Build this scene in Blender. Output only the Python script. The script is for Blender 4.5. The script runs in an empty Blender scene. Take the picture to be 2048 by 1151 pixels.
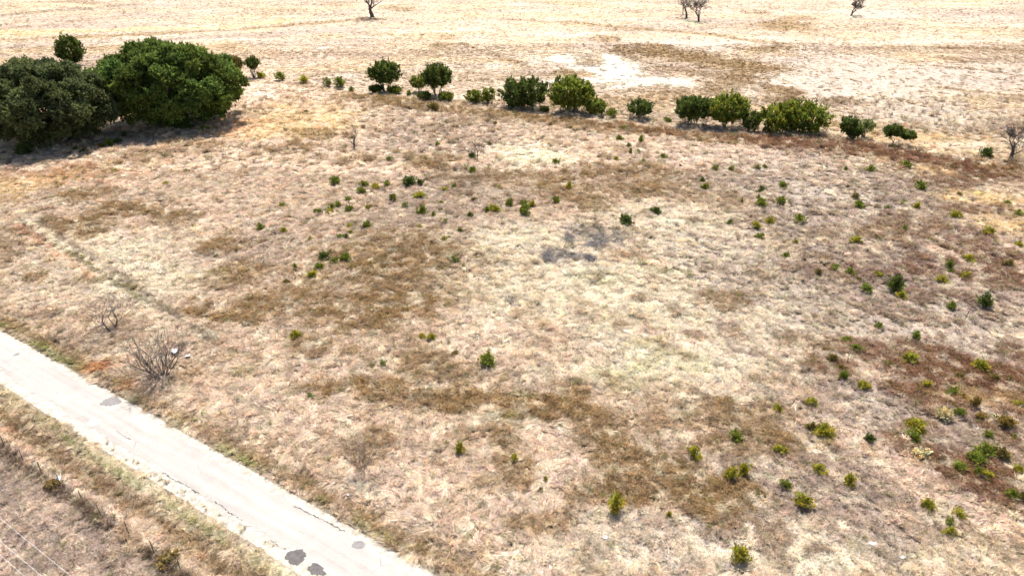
import bpy, math, random
import numpy as np
from mathutils import Vector, Matrix

# ------------------------------------------------------------------ camera, sky, sun, exposure
SC = bpy.context.scene
H = 40.0                                   # the drone's height above the field, metres
PITCH = math.radians(28.6)
FPX = 1384.0                               # focal length in pixels of the 2048 px wide photograph
cam_d = bpy.data.cameras.new('camera')
cam_d.sensor_width = 36.0
cam_d.lens = FPX / 2048 * 36.0
cam_d.clip_start = 0.5
cam_d.clip_end = 9000
cam = bpy.data.objects.new('camera', cam_d)
cam.location = (0, 0, H)
cam.rotation_euler = (math.pi / 2 - PITCH, 0, 0)
SC.collection.objects.link(cam)
SC.camera = cam

SUN_EL, SUN_AZ = math.radians(60), math.radians(4)      # azimuth from +Y (away from the camera) towards +X
world = bpy.data.worlds.new('World')
SC.world = world
world.use_nodes = True
wn = world.node_tree
sky = wn.nodes.new('ShaderNodeTexSky')
sky.sky_type = 'NISHITA'
sky.sun_disc = False
sky.sun_elevation = SUN_EL
sky.sun_rotation = SUN_AZ
sky.dust_density = 2.0
wn.links.new(sky.outputs[0], wn.nodes['Background'].inputs[0])
wn.nodes['Background'].inputs[1].default_value = 0.10
sun_d = bpy.data.lights.new('sun', 'SUN')
sun_d.energy = 4.9
sun_d.angle = math.radians(2.5)
sun_d.color = (1.0, 0.955, 0.90)
sun = bpy.data.objects.new('sun', sun_d)
sdir = Vector((math.sin(SUN_AZ) * math.cos(SUN_EL), math.cos(SUN_AZ) * math.cos(SUN_EL), math.sin(SUN_EL)))
sun.rotation_euler = sdir.to_track_quat('Z', 'Y').to_euler()
sun.location = (0, 0, 80)
SC.collection.objects.link(sun)
vs = SC.view_settings
vs.view_transform = 'Standard'
vs.look = 'None'
vs.exposure = 1.2
vs.gamma = 1.0
vs.use_curve_mapping = False
SC.cycles.max_bounces = 5
SC.cycles.transparent_max_bounces = 4

# ------------------------------------------------------------------ helpers
COL = SC.collection
RNG = np.random.default_rng(11)
def G(px, py, z=0.0):
    """point of the plane at height z seen at a pixel of the 2048x1151 photograph"""
    x = (px - 1024) / FPX
    y = (py - 575.5) / FPX
    dy = math.cos(PITCH) - y * math.sin(PITCH)
    dz = -math.sin(PITCH) - y * math.cos(PITCH)
    t = (z - H) / dz
    return np.array([x * t, dy * t])
def mpp(px, py):
    """metres per photo pixel and depression angle at a ground pixel"""
    p = G(px, py)
    dep = p[1] * math.cos(PITCH) + H * math.sin(PITCH)
    return dep / FPX, math.atan2(H, math.hypot(p[0], p[1]))

_TAB = np.random.default_rng(5).random((8, 256, 256)) * 2 - 1
def vnoise(x, y, k=0):
    x = np.asarray(x, float); y = np.asarray(y, float)
    xi = np.floor(x).astype(np.int64); yi = np.floor(y).astype(np.int64)
    fx = x - xi; fy = y - yi
    fx = fx * fx * fx * (fx * (fx * 6 - 15) + 10); fy = fy * fy * fy * (fy * (fy * 6 - 15) + 10)
    T = _TAB[k % 8]
    a = T[xi & 255, yi & 255]; b = T[(xi + 1) & 255, yi & 255]
    c = T[xi & 255, (yi + 1) & 255]; d = T[(xi + 1) & 255, (yi + 1) & 255]
    return (a * (1 - fx) + b * fx) * (1 - fy) + (c * (1 - fx) + d * fx) * fy
def fbm(x, y, size, octs=4, k=0, gain=0.55):
    s = 0; amp = 1; tot = 0; f = 1.0 / size
    for o in range(octs):
        ca, sa = math.cos(o * 1.3 + k), math.sin(o * 1.3 + k)
        s = s + amp * vnoise((x * ca - y * sa) * f + 17.3 * k + 31 * o, (x * sa + y * ca) * f + 9.1 * k - 13 * o, k + o)
        tot += amp; amp *= gain; f *= 2.03
    return s / tot * 1.6
def sstep(a, b, x):
    t = np.clip((x - a) / (b - a), 0, 1)
    return t * t * (3 - 2 * t)

# road frame: u along the road, v across it (v = 0 at the far grass edge, negative towards the camera side)
K = H / 33.0
RC = np.array([-21.885, 37.902]) * K
RD = np.array([0.84775, -0.53040]); RN = np.array([0.53040, 0.84775])
def uv(x, y):
    return (x - RC[0]) * RD[0] + (y - RC[1]) * RD[1], (x - RC[0]) * RN[0] + (y - RC[1]) * RN[1]
def RW(u, v):
    return RC[0] + u * RD[0] + v * RN[0], RC[1] + u * RD[1] + v * RN[1]
V_GRASS_FAR, V_ASPH_FAR, V_ASPH_NEAR, V_SHOULDER_NEAR = 0.0, -0.95, -4.15, -5.35
V_FENCE = -9.55

def hgt(x, y):
    """ground height"""
    x = np.asarray(x, float); y = np.asarray(y, float)
    u, v = uv(x, y)
    far = sstep(110, 200, y)
    h = fbm(x, y, 30, 3, 1) * 0.35 * (1 + far) + fbm(x, y, 4.0, 3, 2) * 0.10
    road = sstep(-8.5, -6.2, v) * (1 - sstep(0.6, 3.0, v))
    h = h * (1 - 0.97 * road)
    h = h - 0.28 * np.exp(-((v + 7.6) / 0.9) ** 2) - 0.16 * np.exp(-((v - 1.3) / 0.7) ** 2)
    h = h + 0.22 * np.exp(-((v + 9.4) / 0.55) ** 2)
    h = h - 0.05 * sstep(-5.6, -5.0, v) * (1 - sstep(-0.35, 0.1, v))
    return h

def new_mesh_obj(name, verts, faces, mat=None, parent=None, smooth=False, link=True):
    me = bpy.data.meshes.new(name)
    me.from_pydata([tuple(v) for v in verts], [], faces)
    if mat: me.materials.append(mat)
    if smooth: me.polygons.foreach_set('use_smooth', [True] * len(me.polygons))
    me.update()
    o = bpy.data.objects.new(name, me)
    if link: COL.objects.link(o)
    if parent is not None: o.parent = parent
    return o
def np_mesh(name, V, F, mat=None, col=None, smooth=False):
    """mesh from numpy arrays; F is (n,3) or (n,4); col per vertex rgb"""
    V = np.asarray(V, np.float32); F = np.asarray(F, np.int32)
    me = bpy.data.meshes.new(name)
    n, k = F.shape
    me.vertices.add(len(V)); me.vertices.foreach_set('co', V.ravel())
    me.loops.add(n * k); me.loops.foreach_set('vertex_index', F.ravel())
    me.polygons.add(n)
    me.polygons.foreach_set('loop_start', np.arange(0, n * k, k, dtype=np.int32))
    me.polygons.foreach_set('loop_total', np.full(n, k, np.int32))
    if smooth: me.polygons.foreach_set('use_smooth', np.ones(n, bool))
    if col is not None:
        a = me.attributes.new('tint', 'FLOAT_COLOR', 'POINT')
        c = np.ones((len(V), 4), np.float32); c[:, :3] = col
        a.data.foreach_set('color', c.ravel())
    if mat: me.materials.append(mat)
    me.update(calc_edges=True)
    me.validate()
    return me
def obj_of(name, me, parent=None):
    o = bpy.data.objects.new(name, me); COL.objects.link(o)
    if parent is not None: o.parent = parent
    return o
def empty(name, loc, rz=0.0):
    o = bpy.data.objects.new(name, None); COL.objects.link(o)
    o.empty_display_size = 0.3; o.location = loc; o.rotation_euler = (0, 0, rz)
    return o
def tag(o, label=None, cat=None, group=None, kind=None):
    if label: o['label'] = label
    if cat: o['category'] = cat
    if group: o['group'] = group
    if kind: o['kind'] = kind
    return o

# ------------------------------------------------------------------ materials
def mat_new(name):
    m = bpy.data.materials.new(name); m.use_nodes = True
    nt = m.node_tree
    for n in list(nt.nodes): nt.nodes.remove(n)
    out = nt.nodes.new('ShaderNodeOutputMaterial')
    return m, nt, out
def nd(nt, t, **kw):
    n = nt.nodes.new(t)
    for k, v in kw.items(): setattr(n, k, v)
    return n
def foliage_mat(name, base, transl=0.3, rough=0.55, spec=0.25, instancer=False, var=0.25):
    """leaf and grass stuff: base colour times a per-leaf tint, lit through from behind"""
    m, nt, out = mat_new(name)
    at = nd(nt, 'ShaderNodeAttribute'); at.attribute_name = 'tint'
    mul = nd(nt, 'ShaderNodeMix', data_type='RGBA', blend_type='MULTIPLY'); mul.inputs[0].default_value = 1
    nt.links.new(at.outputs['Color'], mul.inputs[6])
    if instancer:
        ai = nd(nt, 'ShaderNodeAttribute'); ai.attribute_name = 'col'; ai.attribute_type = 'INSTANCER'
        nt.links.new(ai.outputs['Color'], mul.inputs[7])
    else:
        mul.inputs[7].default_value = (*base, 1)
    pr = nd(nt, 'ShaderNodeBsdfPrincipled')
    pr.inputs['Roughness'].default_value = rough
    pr.inputs['Specular IOR Level'].default_value = spec
    tr = nd(nt, 'ShaderNodeBsdfTranslucent')
    mx = nd(nt, 'ShaderNodeMixShader'); mx.inputs[0].default_value = transl
    nt.links.new(mul.outputs[2], pr.inputs['Base Color'])
    nt.links.new(mul.outputs[2], tr.inputs['Color'])
    nt.links.new(pr.outputs[0], mx.inputs[1]); nt.links.new(tr.outputs[0], mx.inputs[2])
    nt.links.new(mx.outputs[0], out.inputs[0])
    return m
def noisy_mat(name, c1, c2, scale=5.0, rough=0.85, bump=0.3, detail=6, c3=None, scale2=40.0, coords='Object', metal=0.0, contrast=(0.35, 0.65), bdist=0.02):
    m, nt, out = mat_new(name)
    tc = nd(nt, 'ShaderNodeTexCoord')
    n1 = nd(nt, 'ShaderNodeTexNoise'); n1.inputs['Scale'].default_value = scale; n1.inputs['Detail'].default_value = detail
    nt.links.new(tc.outputs[coords], n1.inputs['Vector'])
    r = nd(nt, 'ShaderNodeValToRGB')
    r.color_ramp.elements[0].position = contrast[0]; r.color_ramp.elements[1].position = contrast[1]
    r.color_ramp.elements[0].color = (*c1, 1); r.color_ramp.elements[1].color = (*c2, 1)
    nt.links.new(n1.outputs[0], r.inputs[0])
    pr = nd(nt, 'ShaderNodeBsdfPrincipled'); pr.inputs['Roughness'].default_value = rough; pr.inputs['Metallic'].default_value = metal
    pr.inputs['Specular IOR Level'].default_value = 0.3
    src = r.outputs[0]
    n2 = nd(nt, 'ShaderNodeTexNoise'); n2.inputs['Scale'].default_value = scale2; n2.inputs['Detail'].default_value = 4
    nt.links.new(tc.outputs[coords], n2.inputs['Vector'])
    if c3 is not None:
        mx = nd(nt, 'ShaderNodeMix', data_type='RGBA')
        mr = nd(nt, 'ShaderNodeMapRange'); mr.inputs[1].default_value = 0.5; mr.inputs[2].default_value = 0.72
        nt.links.new(n2.outputs[0], mr.inputs[0]); nt.links.new(mr.outputs[0], mx.inputs[0])
        nt.links.new(src, mx.inputs[6]); mx.inputs[7].default_value = (*c3, 1)
        src = mx.outputs[2]
    nt.links.new(src, pr.inputs['Base Color'])
    b = nd(nt, 'ShaderNodeBump'); b.inputs['Strength'].default_value = bump; b.inputs['Distance'].default_value = bdist
    nt.links.new(n2.outputs[0], b.inputs['Height']); nt.links.new(b.outputs[0], pr.inputs['Normal'])
    nt.links.new(pr.outputs[0], out.inputs[0])
    return m

# ------------------------------------------------------------------ what grows where in the field
# cover kinds: linear albedo, grass height factor, share of tufts that are fuzzy weeds
COVER = {
    'B': ((0.285, 0.190, 0.092), 1.05, 0.72),    # olive-brown broomweed
    'R': ((0.215, 0.115, 0.066), .95, 0.80),    # red-brown weeds
    'P': ((0.680, 0.605, 0.475), 0.55, 0.03),    # bleached cream grass
    'K': ((0.580, 0.455, 0.350), 1.00, 0.03),    # pinkish blond matted grass
    'Y': ((0.610, 0.455, 0.240), 0.90, 0.05),    # yellow straw
    'M': ((0.330, 0.255, 0.210), 0.40, 0.15),    # short mauve-grey grass
    'S': ((0.505, 0.430, 0.355), 0.30, 0.05),    # thin grey-white grass on pale soil
    'W': ((0.560, 0.525, 0.450), 0.16, 0.00),    # bare caliche
    'G': ((0.430, 0.420, 0.230), 0.45, 0.05),    # greenish grass
    'N': ((0.170, 0.200, 0.045), 0.40, 0.05),    # fresh green
    'O': ((0.560, 0.255, 0.120), 1.00, 0.10),    # rusty bluestem
    'H': ((0.225, 0.205, 0.195), 0.35, 0.35),    # grey dead brush litter
    'D': ((0.185, 0.132, 0.092), 1.00, 0.60),    # dark dead weeds
}
BASE_NEAR = np.array((0.475, 0.365, 0.265))
BASE_FAR = np.array((0.485, 0.385, 0.275))
# ellipses: px, py, rx, ry of the photograph, kind, strength
ELL = [
(1300,630,340,120,'P',.85),(1150,550,250,80,'P',.7),(1500,520,150,80,'P',.7),(1600,610,130,75,'P',.9),(1400,720,180,60,'P',.6),(1080,690,120,50,'K',.6),
(1060,310,78,24,'P',1),(1120,318,60,14,'P',.6),(1060,312,50,14,'G',.35),(240,500,130,42,'P',.75),(340,560,120,38,'P',.7),(150,560,120,40,'P',.35),
(940,815,30,14,'P',1),(1080,470,110,30,'P',.5),(1350,430,160,30,'P',.6),(1420,450,120,30,'P',.5),
(1620,1110,80,32,'P',.9),(1560,1100,170,55,'P',.6),(1150,1120,130,32,'P',.6),(1850,1110,200,40,'P',.45),(1330,1080,200,50,'S',.5),
(1139,865,100,34,'K',1),(1174,925,90,25,'K',.9),(850,960,120,60,'K',.8),(560,800,110,32,'K',.8),(1100,990,90,35,'K',.8),(620,850,110,30,'K',.6),(960,1040,130,50,'K',.7),
(700,340,90,12,'K',.9),(730,352,60,8,'K',1),(440,440,70,14,'K',.8),(440,410,60,8,'K',.6),(250,380,120,14,'K',.5),(600,640,60,14,'K',.5),(830,545,35,12,'K',.9),
(620,235,90,30,'Y',.6),(575,200,110,28,'K',.5),(50,375,70,24,'Y',.6),(130,350,160,20,'O',.22),(560,260,150,26,'Y',.5),(450,262,60,20,'O',.30),
(1939,395,70,13,'Y',1),(2004,450,60,26,'Y',.8),(1774,335,110,18,'Y',.7),(1880,345,100,14,'Y',.7),(2000,400,70,18,'Y',.6),
(1720,600,300,140,'M',.7),(1830,640,210,60,'S',.55),(1560,330,260,55,'M',.6),(1560,345,220,40,'S',.35),(1700,430,220,80,'M',.75),(1350,300,220,45,'K',.4),(1700,430,200,60,'S',.2),
(1900,560,200,80,'M',.6),(1800,870,320,130,'M',.75),(1450,930,260,60,'M',.4),(1650,830,200,60,'S',.30),(1560,1000,300,60,'M',.45),(1740,1000,260,80,'M',.45),(1700,780,90,20,'M',.6),
(900,255,160,30,'M',.35),(830,290,120,25,'M',.4),(900,400,160,40,'M',.35),(930,350,60,20,'M',.8),(600,430,120,40,'K',.35),(1640,385,60,12,'S',.7),
(1720,155,260,48,'S',.75),(1820,225,170,40,'S',.6),(1420,88,160,12,'S',.7),(1950,140,130,16,'S',.6),(150,128,130,14,'M',.5),(100,40,240,22,'M',.45),(420,12,200,10,'M',.35),(60,145,80,18,'M',.5),
(1390,38,60,12,'M',.6),(1940,30,120,12,'M',.5),(1760,30,70,8,'S',.8),(700,62,120,12,'S',.3),(640,105,160,20,'K',.35),(1590,245,60,10,'Y',.6),(1700,255,80,10,'Y',.5),(1830,275,90,10,'Y',.5),(1560,225,40,10,'Y',.4),
(1238,140,46,26,'W',1),(1225,118,18,14,'W',.9),(1120,118,62,9,'W',.9),(1190,133,40,8,'W',.7),(1300,157,60,9,'W',.75),(1170,160,90,6,'W',.8),(1360,170,45,6,'W',.7),(1470,178,40,8,'W',.4),(990,126,28,6,'W',.6),(700,153,26,5,'W',.6),(1748,393,9,4,'W',1),(640,98,14,3,'W',.6),(1810,70,20,3,'W',.4),
# olive-brown weeds
(155,392,62,10,'B',.8),(264,422,75,17,'B',.9),(155,453,78,17,'B',.85),(333,436,50,10,'B',.6),(450,492,52,11,'B',1),(486,540,42,20,'B',.7),(445,567,55,18,'B',.6),(55,555,32,10,'B',.7),(164,564,32,8,'B',.6),
(490,625,115,24,'B',.85),(415,637,40,14,'B',.9),(560,600,70,22,'B',.5),(790,625,92,36,'B',1),(720,610,70,22,'B',.5),(625,700,42,20,'B',.75),(645,775,62,15,'B',1),(740,775,75,18,'B',.9),(810,798,65,18,'B',.8),(890,745,105,30,'B',.6),
(900,808,24,20,'B',1),(992,815,62,32,'B',1),(1050,812,60,20,'B',.7),(745,893,36,30,'B',.7),(850,725,60,15,'B',.5),(700,710,32,11,'B',.7),(675,657,22,11,'B',.6),
(800,490,85,30,'B',.75),(860,520,52,26,'B',.8),(750,530,62,20,'B',.8),(780,562,75,25,'B',.8),(700,500,60,20,'B',.4),(575,300,64,13,'B',.75),(645,272,62,11,'B',.55),(860,320,52,14,'B',.7),(930,350,62,17,'B',.4),(715,322,32,14,'B',.7),(500,545,52,20,'B',.5),(900,590,60,25,'B',.4),
(1224,347,112,17,'B',.75),(1174,385,102,19,'B',.75),(1284,385,52,13,'B',.75),(1074,358,92,14,'B',.7),(1184,415,42,13,'B',.6),(1440,403,65,14,'B',.4),(1120,440,30,10,'O',.12),
(1574,52,52,11,'B',.95),(1590,40,40,6,'B',.7),(1569,182,32,12,'B',.9),(1549,198,26,8,'B',.7),(1324,188,65,10,'B',.55),(1400,185,60,10,'B',.5),(1460,150,60,14,'B',.55),(1360,140,60,8,'B',.6),(1214,80,22,11,'B',.8),(1239,100,24,8,'B',.8),(1529,100,48,3.5,'B',.8),(1514,24,26,4,'B',.7),(1134,143,32,6,'B',.7),(1179,120,26,10,'B',.5),(1904,120,32,5,'B',.5),
(885,92,30,6,'B',.7),(895,75,18,4,'B',.6),(800,16,36,6,'B',.6),(680,8,40,4,'B',.4),(560,20,50,4,'B',.45),(1690,203,40,7,'B',.5),(1585,195,15,5,'B',.6),(130,4,60,3,'B',.5),(870,210,60,10,'D',.35),(815,205,60,9,'B',.5),
# right hand weeds
(1674,730,46,24,'R',.95),(1774,700,125,26,'R',.8),(1884,742,120,28,'R',1),(1955,790,110,38,'R',1),(2020,775,60,30,'R',.8),(2030,705,34,20,'R',.7),(1874,800,75,30,'R',.95),(1844,888,46,40,'R',.75),(1974,960,90,34,'R',1),(1900,940,70,22,'R',.8),(2040,890,30,60,'R',.5),
(1849,468,120,28,'R',.45),(1974,515,95,28,'R',.7),(1949,420,62,13,'R',.65),(1674,540,130,20,'R',.45),(1749,465,100,18,'B',.45),(2000,557,62,20,'R',.75),(1909,365,62,13,'R',.65),(1830,545,60,14,'R',.7),(1870,590,60,12,'R',.5),(1780,610,60,14,'R',.3),
(1374,992,125,24,'B',.85),(1524,895,200,24,'B',.65),(1374,845,240,30,'B',.5),(1099,822,80,20,'B',.85),(1449,607,48,20,'B',.7),(1629,680,62,20,'B',.5),(1524,750,42,15,'B',.5),(1089,1050,62,15,'B',.7),(1034,945,30,40,'B',.8),(1174,985,42,20,'B',.7),(1574,825,110,25,'B',.4),(1300,780,100,25,'B',.3),(1480,840,90,25,'B',.45),(1330,680,90,20,'K',.5),(1230,640,90,25,'B',.25),
(1190,560,50,10,'N',.22),(1330,545,40,5,'N',.3),(1240,760,80,20,'G',.35),(1350,730,80,20,'G',.4),(1290,690,40,10,'G',.4),(1040,795,30,8,'N',.35),(960,760,40,8,'N',.2),(560,790,40,7,'N',.35),(480,742,40,8,'N',.3),(985,838,40,8,'N',.4),(760,740,30,10,'N',.2),(1390,45,30,6,'G',.5),
(195,735,26,7,'O',.9),(262,772,16,8,'O',.9),(15,860,18,10,'O',.8),(55,894,16,6,'O',.8),(1250,515,22,9,'O',.25),(1312,528,24,7,'O',.25),(130,900,14,6,'O',.5),(1950,800,60,18,'Y',.4),
(1160,468,42,10,'H',.7),(1215,488,42,14,'H',.75),(1118,517,34,11,'H',.75),(1172,522,18,6,'H',.7),(70,690,90,14,'D',.25),(70,632,60,7,'D',.55),(170,675,70,16,'D',.22),(560,800,10,4,'D',.3),
]
# bands: photo points, half width in metres, kind, strength
BANDS = [
([(690,190),(800,207),(920,218),(1050,234),(1200,252),(1400,274),(1560,290)],2.8,'B',1),
([(1180,250),(1300,262),(1420,276),(1560,290)],2.0,'R',.5),
([(1540,284),(1680,300),(1800,317),(1900,331),(1990,345)],4.6,'R',1),
([(1310,100),(1380,112),(1450,124),(1515,138)],9.0,'B',1),
([(1500,140),(1455,165),(1440,180)],5.0,'B',.7),
([(1140,800),(1180,860),(1240,920),(1330,962),(1440,985)],2.3,'B',.9),
([(1810,905),(1860,950),(1960,985),(2060,1010)],2.0,'R',.85),
([(1700,880),(1780,930),(1880,990),(1970,1045)],2.0,'K',.9),
([(0,92),(200,84),(420,76),(640,62),(820,56)],4.0,'M',.6),([(0,66),(150,63),(380,56),(560,42)],4.5,'Y',.8),([(0,78),(150,75),(380,66),(600,48),(760,40)],3.2,'B',.85),
([(1020,42),(1180,48),(1260,56),(1400,70),(1560,92)],2.6,'B',.75),
([(1780,35),(1900,45),(2060,62)],1.5,'B',.5),([(1850,92),(1950,96),(2060,104)],1.7,'B',.8),([(1880,175),(1960,182),(2060,192)],1.2,'B',.7),([(1870,134),(1960,140),(2060,150)],1.3,'B',.5),
([(920,88),(1000,112),(1080,135)],.9,'B',.6),([(1220,100),(1290,122),(1340,132)],1.0,'D',.5),
([(-20,36),(120,20),(260,8)],4.5,'D',.45),([(-20,60),(130,47),(260,30)],2.5,'B',.35),
([(40,432),(120,484),(220,548),(310,611),(425,681)],.6,'P',.8),([(14,430),(94,480),(194,540),(284,600),(414,672)],.28,'D',.7),([(66,435),(146,487),(246,556),(336,622),(436,690)],.28,'D',.65),([(100,482),(200,542),(290,602)],.3,'N',.4),([(0,470),(90,530),(180,590)],.5,'S',.5),
([(20,442),(110,500),(190,556)],.5,'O',.35),
([(1280,530),(1350,545),(1380,552)],.4,'N',.4),
([(500,168),(600,172),(700,184)],1.2,'B',.55),
([(1990,335),(2060,345)],3.0,'B',.6),
]
def _prep():
    E = []
    for px, py, rx, ry, k, s in ELL:
        c = G(px, py)
        ax = (G(px + rx, py) - G(px - rx, py))[0] / 2
        ay = (G(px, py - ry)[1] - G(px, py + ry)[1]) / 2
        E.append((c, max(ax, .3), max(ay, .3), k, s))
    Bn = [(np.array([G(*q) for q in pts]), w, k, s) for pts, w, k, s in BANDS]
    return E, Bn
_E, _B = _prep()
def seg_dist(x, y, pts):
    d = np.full(x.shape, 1e9)
    for a, b in zip(pts[:-1], pts[1:]):
        ab = b - a; L = ab @ ab
        t = np.clip(((x - a[0]) * ab[0] + (y - a[1]) * ab[1]) / L, 0, 1)
        d = np.minimum(d, np.hypot(x - a[0] - t * ab[0], y - a[1] - t * ab[1]))
    return d
ROWLINE = np.array([G(*q) for q in [(-400,120),(500,160),(770,192),(1145,235),(1450,265),(1800,303),(2048,330),(2500,385)]])
def cover(x, y):
    """colour, height factor and weed share of the growth at ground points"""
    x = np.asarray(x, float); y = np.asarray(y, float)
    u, v = uv(x, y)
    n_a = fbm(x, y, 7.0, 4, 3); n_b = fbm(x, y, 2.2, 3, 4); n_c = fbm(x, y, 22.0, 4, 5); n_d = fbm(x, y, 1.1, 2, 6)
    rowy = np.interp(x, ROWLINE[:, 0], ROWLINE[:, 1])
    far = sstep(-3, 6, y - rowy)
    col = BASE_NEAR * (1 - far[:, None]) + BASE_FAR * far[:, None]
    ht = np.where(far > .5, .55, .85)
    wd = np.full(x.shape, .08)
    def lay(w, k, cap=1.0):
        nonlocal col, ht, wd
        c, h, s = COVER[k]
        w = np.clip(w, 0, cap)
        col = col * (1 - w[:, None]) + np.array(c) * w[:, None]
        ht = ht * (1 - w) + h * w; wd = wd * (1 - w) + s * w
    # loose background mottling
    lay(.55 * sstep(.15, .75, n_c), 'K'); lay(.35 * sstep(.1, .7, -n_c), 'M')
    lay(.55 * sstep(.2, .75, fbm(x, y, 13, 4, 7)) * (1 - far), 'B')
    lay(.40 * sstep(.1, .7, fbm(x, y, 30, 4, 2)) * far, 'Y')
    st = fbm(x * .35, y * 1.6, 9.0, 4, 6)
    lay(.42 * sstep(.05, .6, st) * far, 'M'); lay(.45 * sstep(.2, .8, -st) * far, 'P')
    st2 = fbm(x * .22 + y * .05, y * 1.1, 16.0, 4, 1)
    lay(.28 * sstep(.2, .7, st2) * far, 'B'); lay(.35 * sstep(.15, .7, -st2) * far, 'Y')
    warp = .42 * n_a + .46 * n_b + .30 * n_d
    for c, ax, ay, k, s in _E:
        m = (np.abs(x - c[0]) < ax * 2) & (np.abs(y - c[1]) < ay * 2)
        if not m.any(): continue
        r = np.hypot((x[m] - c[0]) / ax, (y[m] - c[1]) / ay)
        w = np.zeros(x.shape); w[m] = s * sstep(1.45, .55, r + warp[m])
        lay(w, k)
    for pts, hw, k, s in _B:
        m = (x > pts[:, 0].min() - hw * 3) & (x < pts[:, 0].max() + hw * 3) & (y > pts[:, 1].min() - hw * 3) & (y < pts[:, 1].max() + hw * 3)
        if not m.any(): continue
        d = seg_dist(x[m], y[m], pts) / hw
        w = np.zeros(x.shape); w[m] = s * sstep(1.5, .5, d + warp[m] * .8)
        lay(w, k)
    # scatter of cream and brown at the scale of single tussocks
    lay(.65 * sstep(.30, .9, n_d) * (1 - far), 'P', .6); lay(.40 * sstep(.35, .95, -n_b - .3 * n_d), 'B', .5)
    # roadside: green verge, ditch weeds, the pasture this side of the fence
    verge = np.exp(-((v - .35) / .42) ** 2) * sstep(-.2, .5, fbm(u, v * .3, 5, 3, 3) + .25)
    lay(verge * .85 * sstep(-46, -38, u) * (1 - sstep(16, 24, u)), 'N')
    lay(.65 * np.exp(-((v - 1.0) / .6) ** 2), 'B')
    lay(.6 * np.exp(-((v + 5.95) / .5) ** 2) * (.6 + .4 * n_a), 'G')
    lay(.45 * np.exp(-((v + 6.2) / .4) ** 2) * sstep(-.1, .6, n_b), 'N')
    lay(.85 * np.exp(-((v + 7.55) / .75) ** 2), 'B'); lay(.45 * np.exp(-((v + 7.3) / .5) ** 2) * sstep(-.3, .4, n_a), 'D')
    lay(.8 * np.exp(-((v + 8.7) / .35) ** 2) * (1 - .5 * sstep(0, .6, n_b)), 'K')
    lay(1.0 * np.exp(-((v + 9.75) / .45) ** 2) * sstep(-.9, -.2, n_b), 'D')
    lay(.75 * sstep(-9.9, -10.6, v), 'M'); lay(.45 * sstep(-9.9, -10.6, v) * sstep(-.2, .5, n_b), 'K')
    col = col * (1 - (.10 * far * sstep(115, 170, y)))[:, None]          # thinner far pasture, darkened in place of the tussock shadows it lacks
    ht = np.where(v < -10.3, np.maximum(ht, .55), ht)
    return col, ht, wd

# ------------------------------------------------------------------ ground sheet
NX, NY = 520, 640
ts = np.linspace(0, 1, NY)
ys = 12.0 * (1100 / 12.0) ** ts                      # rows get wider apart with distance
ss = np.linspace(-1, 1, NX)
Yg = np.repeat(ys[:, None], NX, 1)
Xg = ss[None, :] * (34 + .88 * ys)[:, None]
xg, yg = Xg.ravel(), Yg.ravel()
gcol, ght, gwd = cover(xg, yg)
uu, vv = uv(xg, yg)
zg = hgt(xg, yg)
V = np.stack([xg, yg, zg], 1)
idx = np.arange(NX * NY).reshape(NY, NX)
F = np.stack([idx[:-1, :-1], idx[:-1, 1:], idx[1:, 1:], idx[1:, :-1]], -1).reshape(-1, 4)
# skirt out to the horizon and behind the camera
ring = np.concatenate([idx[0, :], idx[1:, -1], idx[-1, -2::-1], idx[-2:0:-1, 0]])
rv = V[ring][:, :2]; cen = np.array([0., 60.])
dirs = rv - cen; dirs /= np.linalg.norm(dirs, axis=1)[:, None]
o1 = np.concatenate([cen + dirs * 6000, np.full((len(ring), 1), -.5)], 1)
base = len(V); V = np.concatenate([V, o1])
nxt = np.roll(np.arange(len(ring)), -1)
F2 = np.stack([ring, base + np.arange(len(ring)), base + nxt, ring[nxt]], 1)
F = np.concatenate([F, F2])
gshade = .50 + .50 * np.maximum(sstep(.35, .15, ght), sstep(95, 165, yg) * .93)        # dull litter and soil, darkened further so gaps between tussocks look shaded
gc = np.concatenate([gcol * gshade[:, None], np.repeat(np.array([[.47, .36, .24]]), len(ring), 0)])

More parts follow.
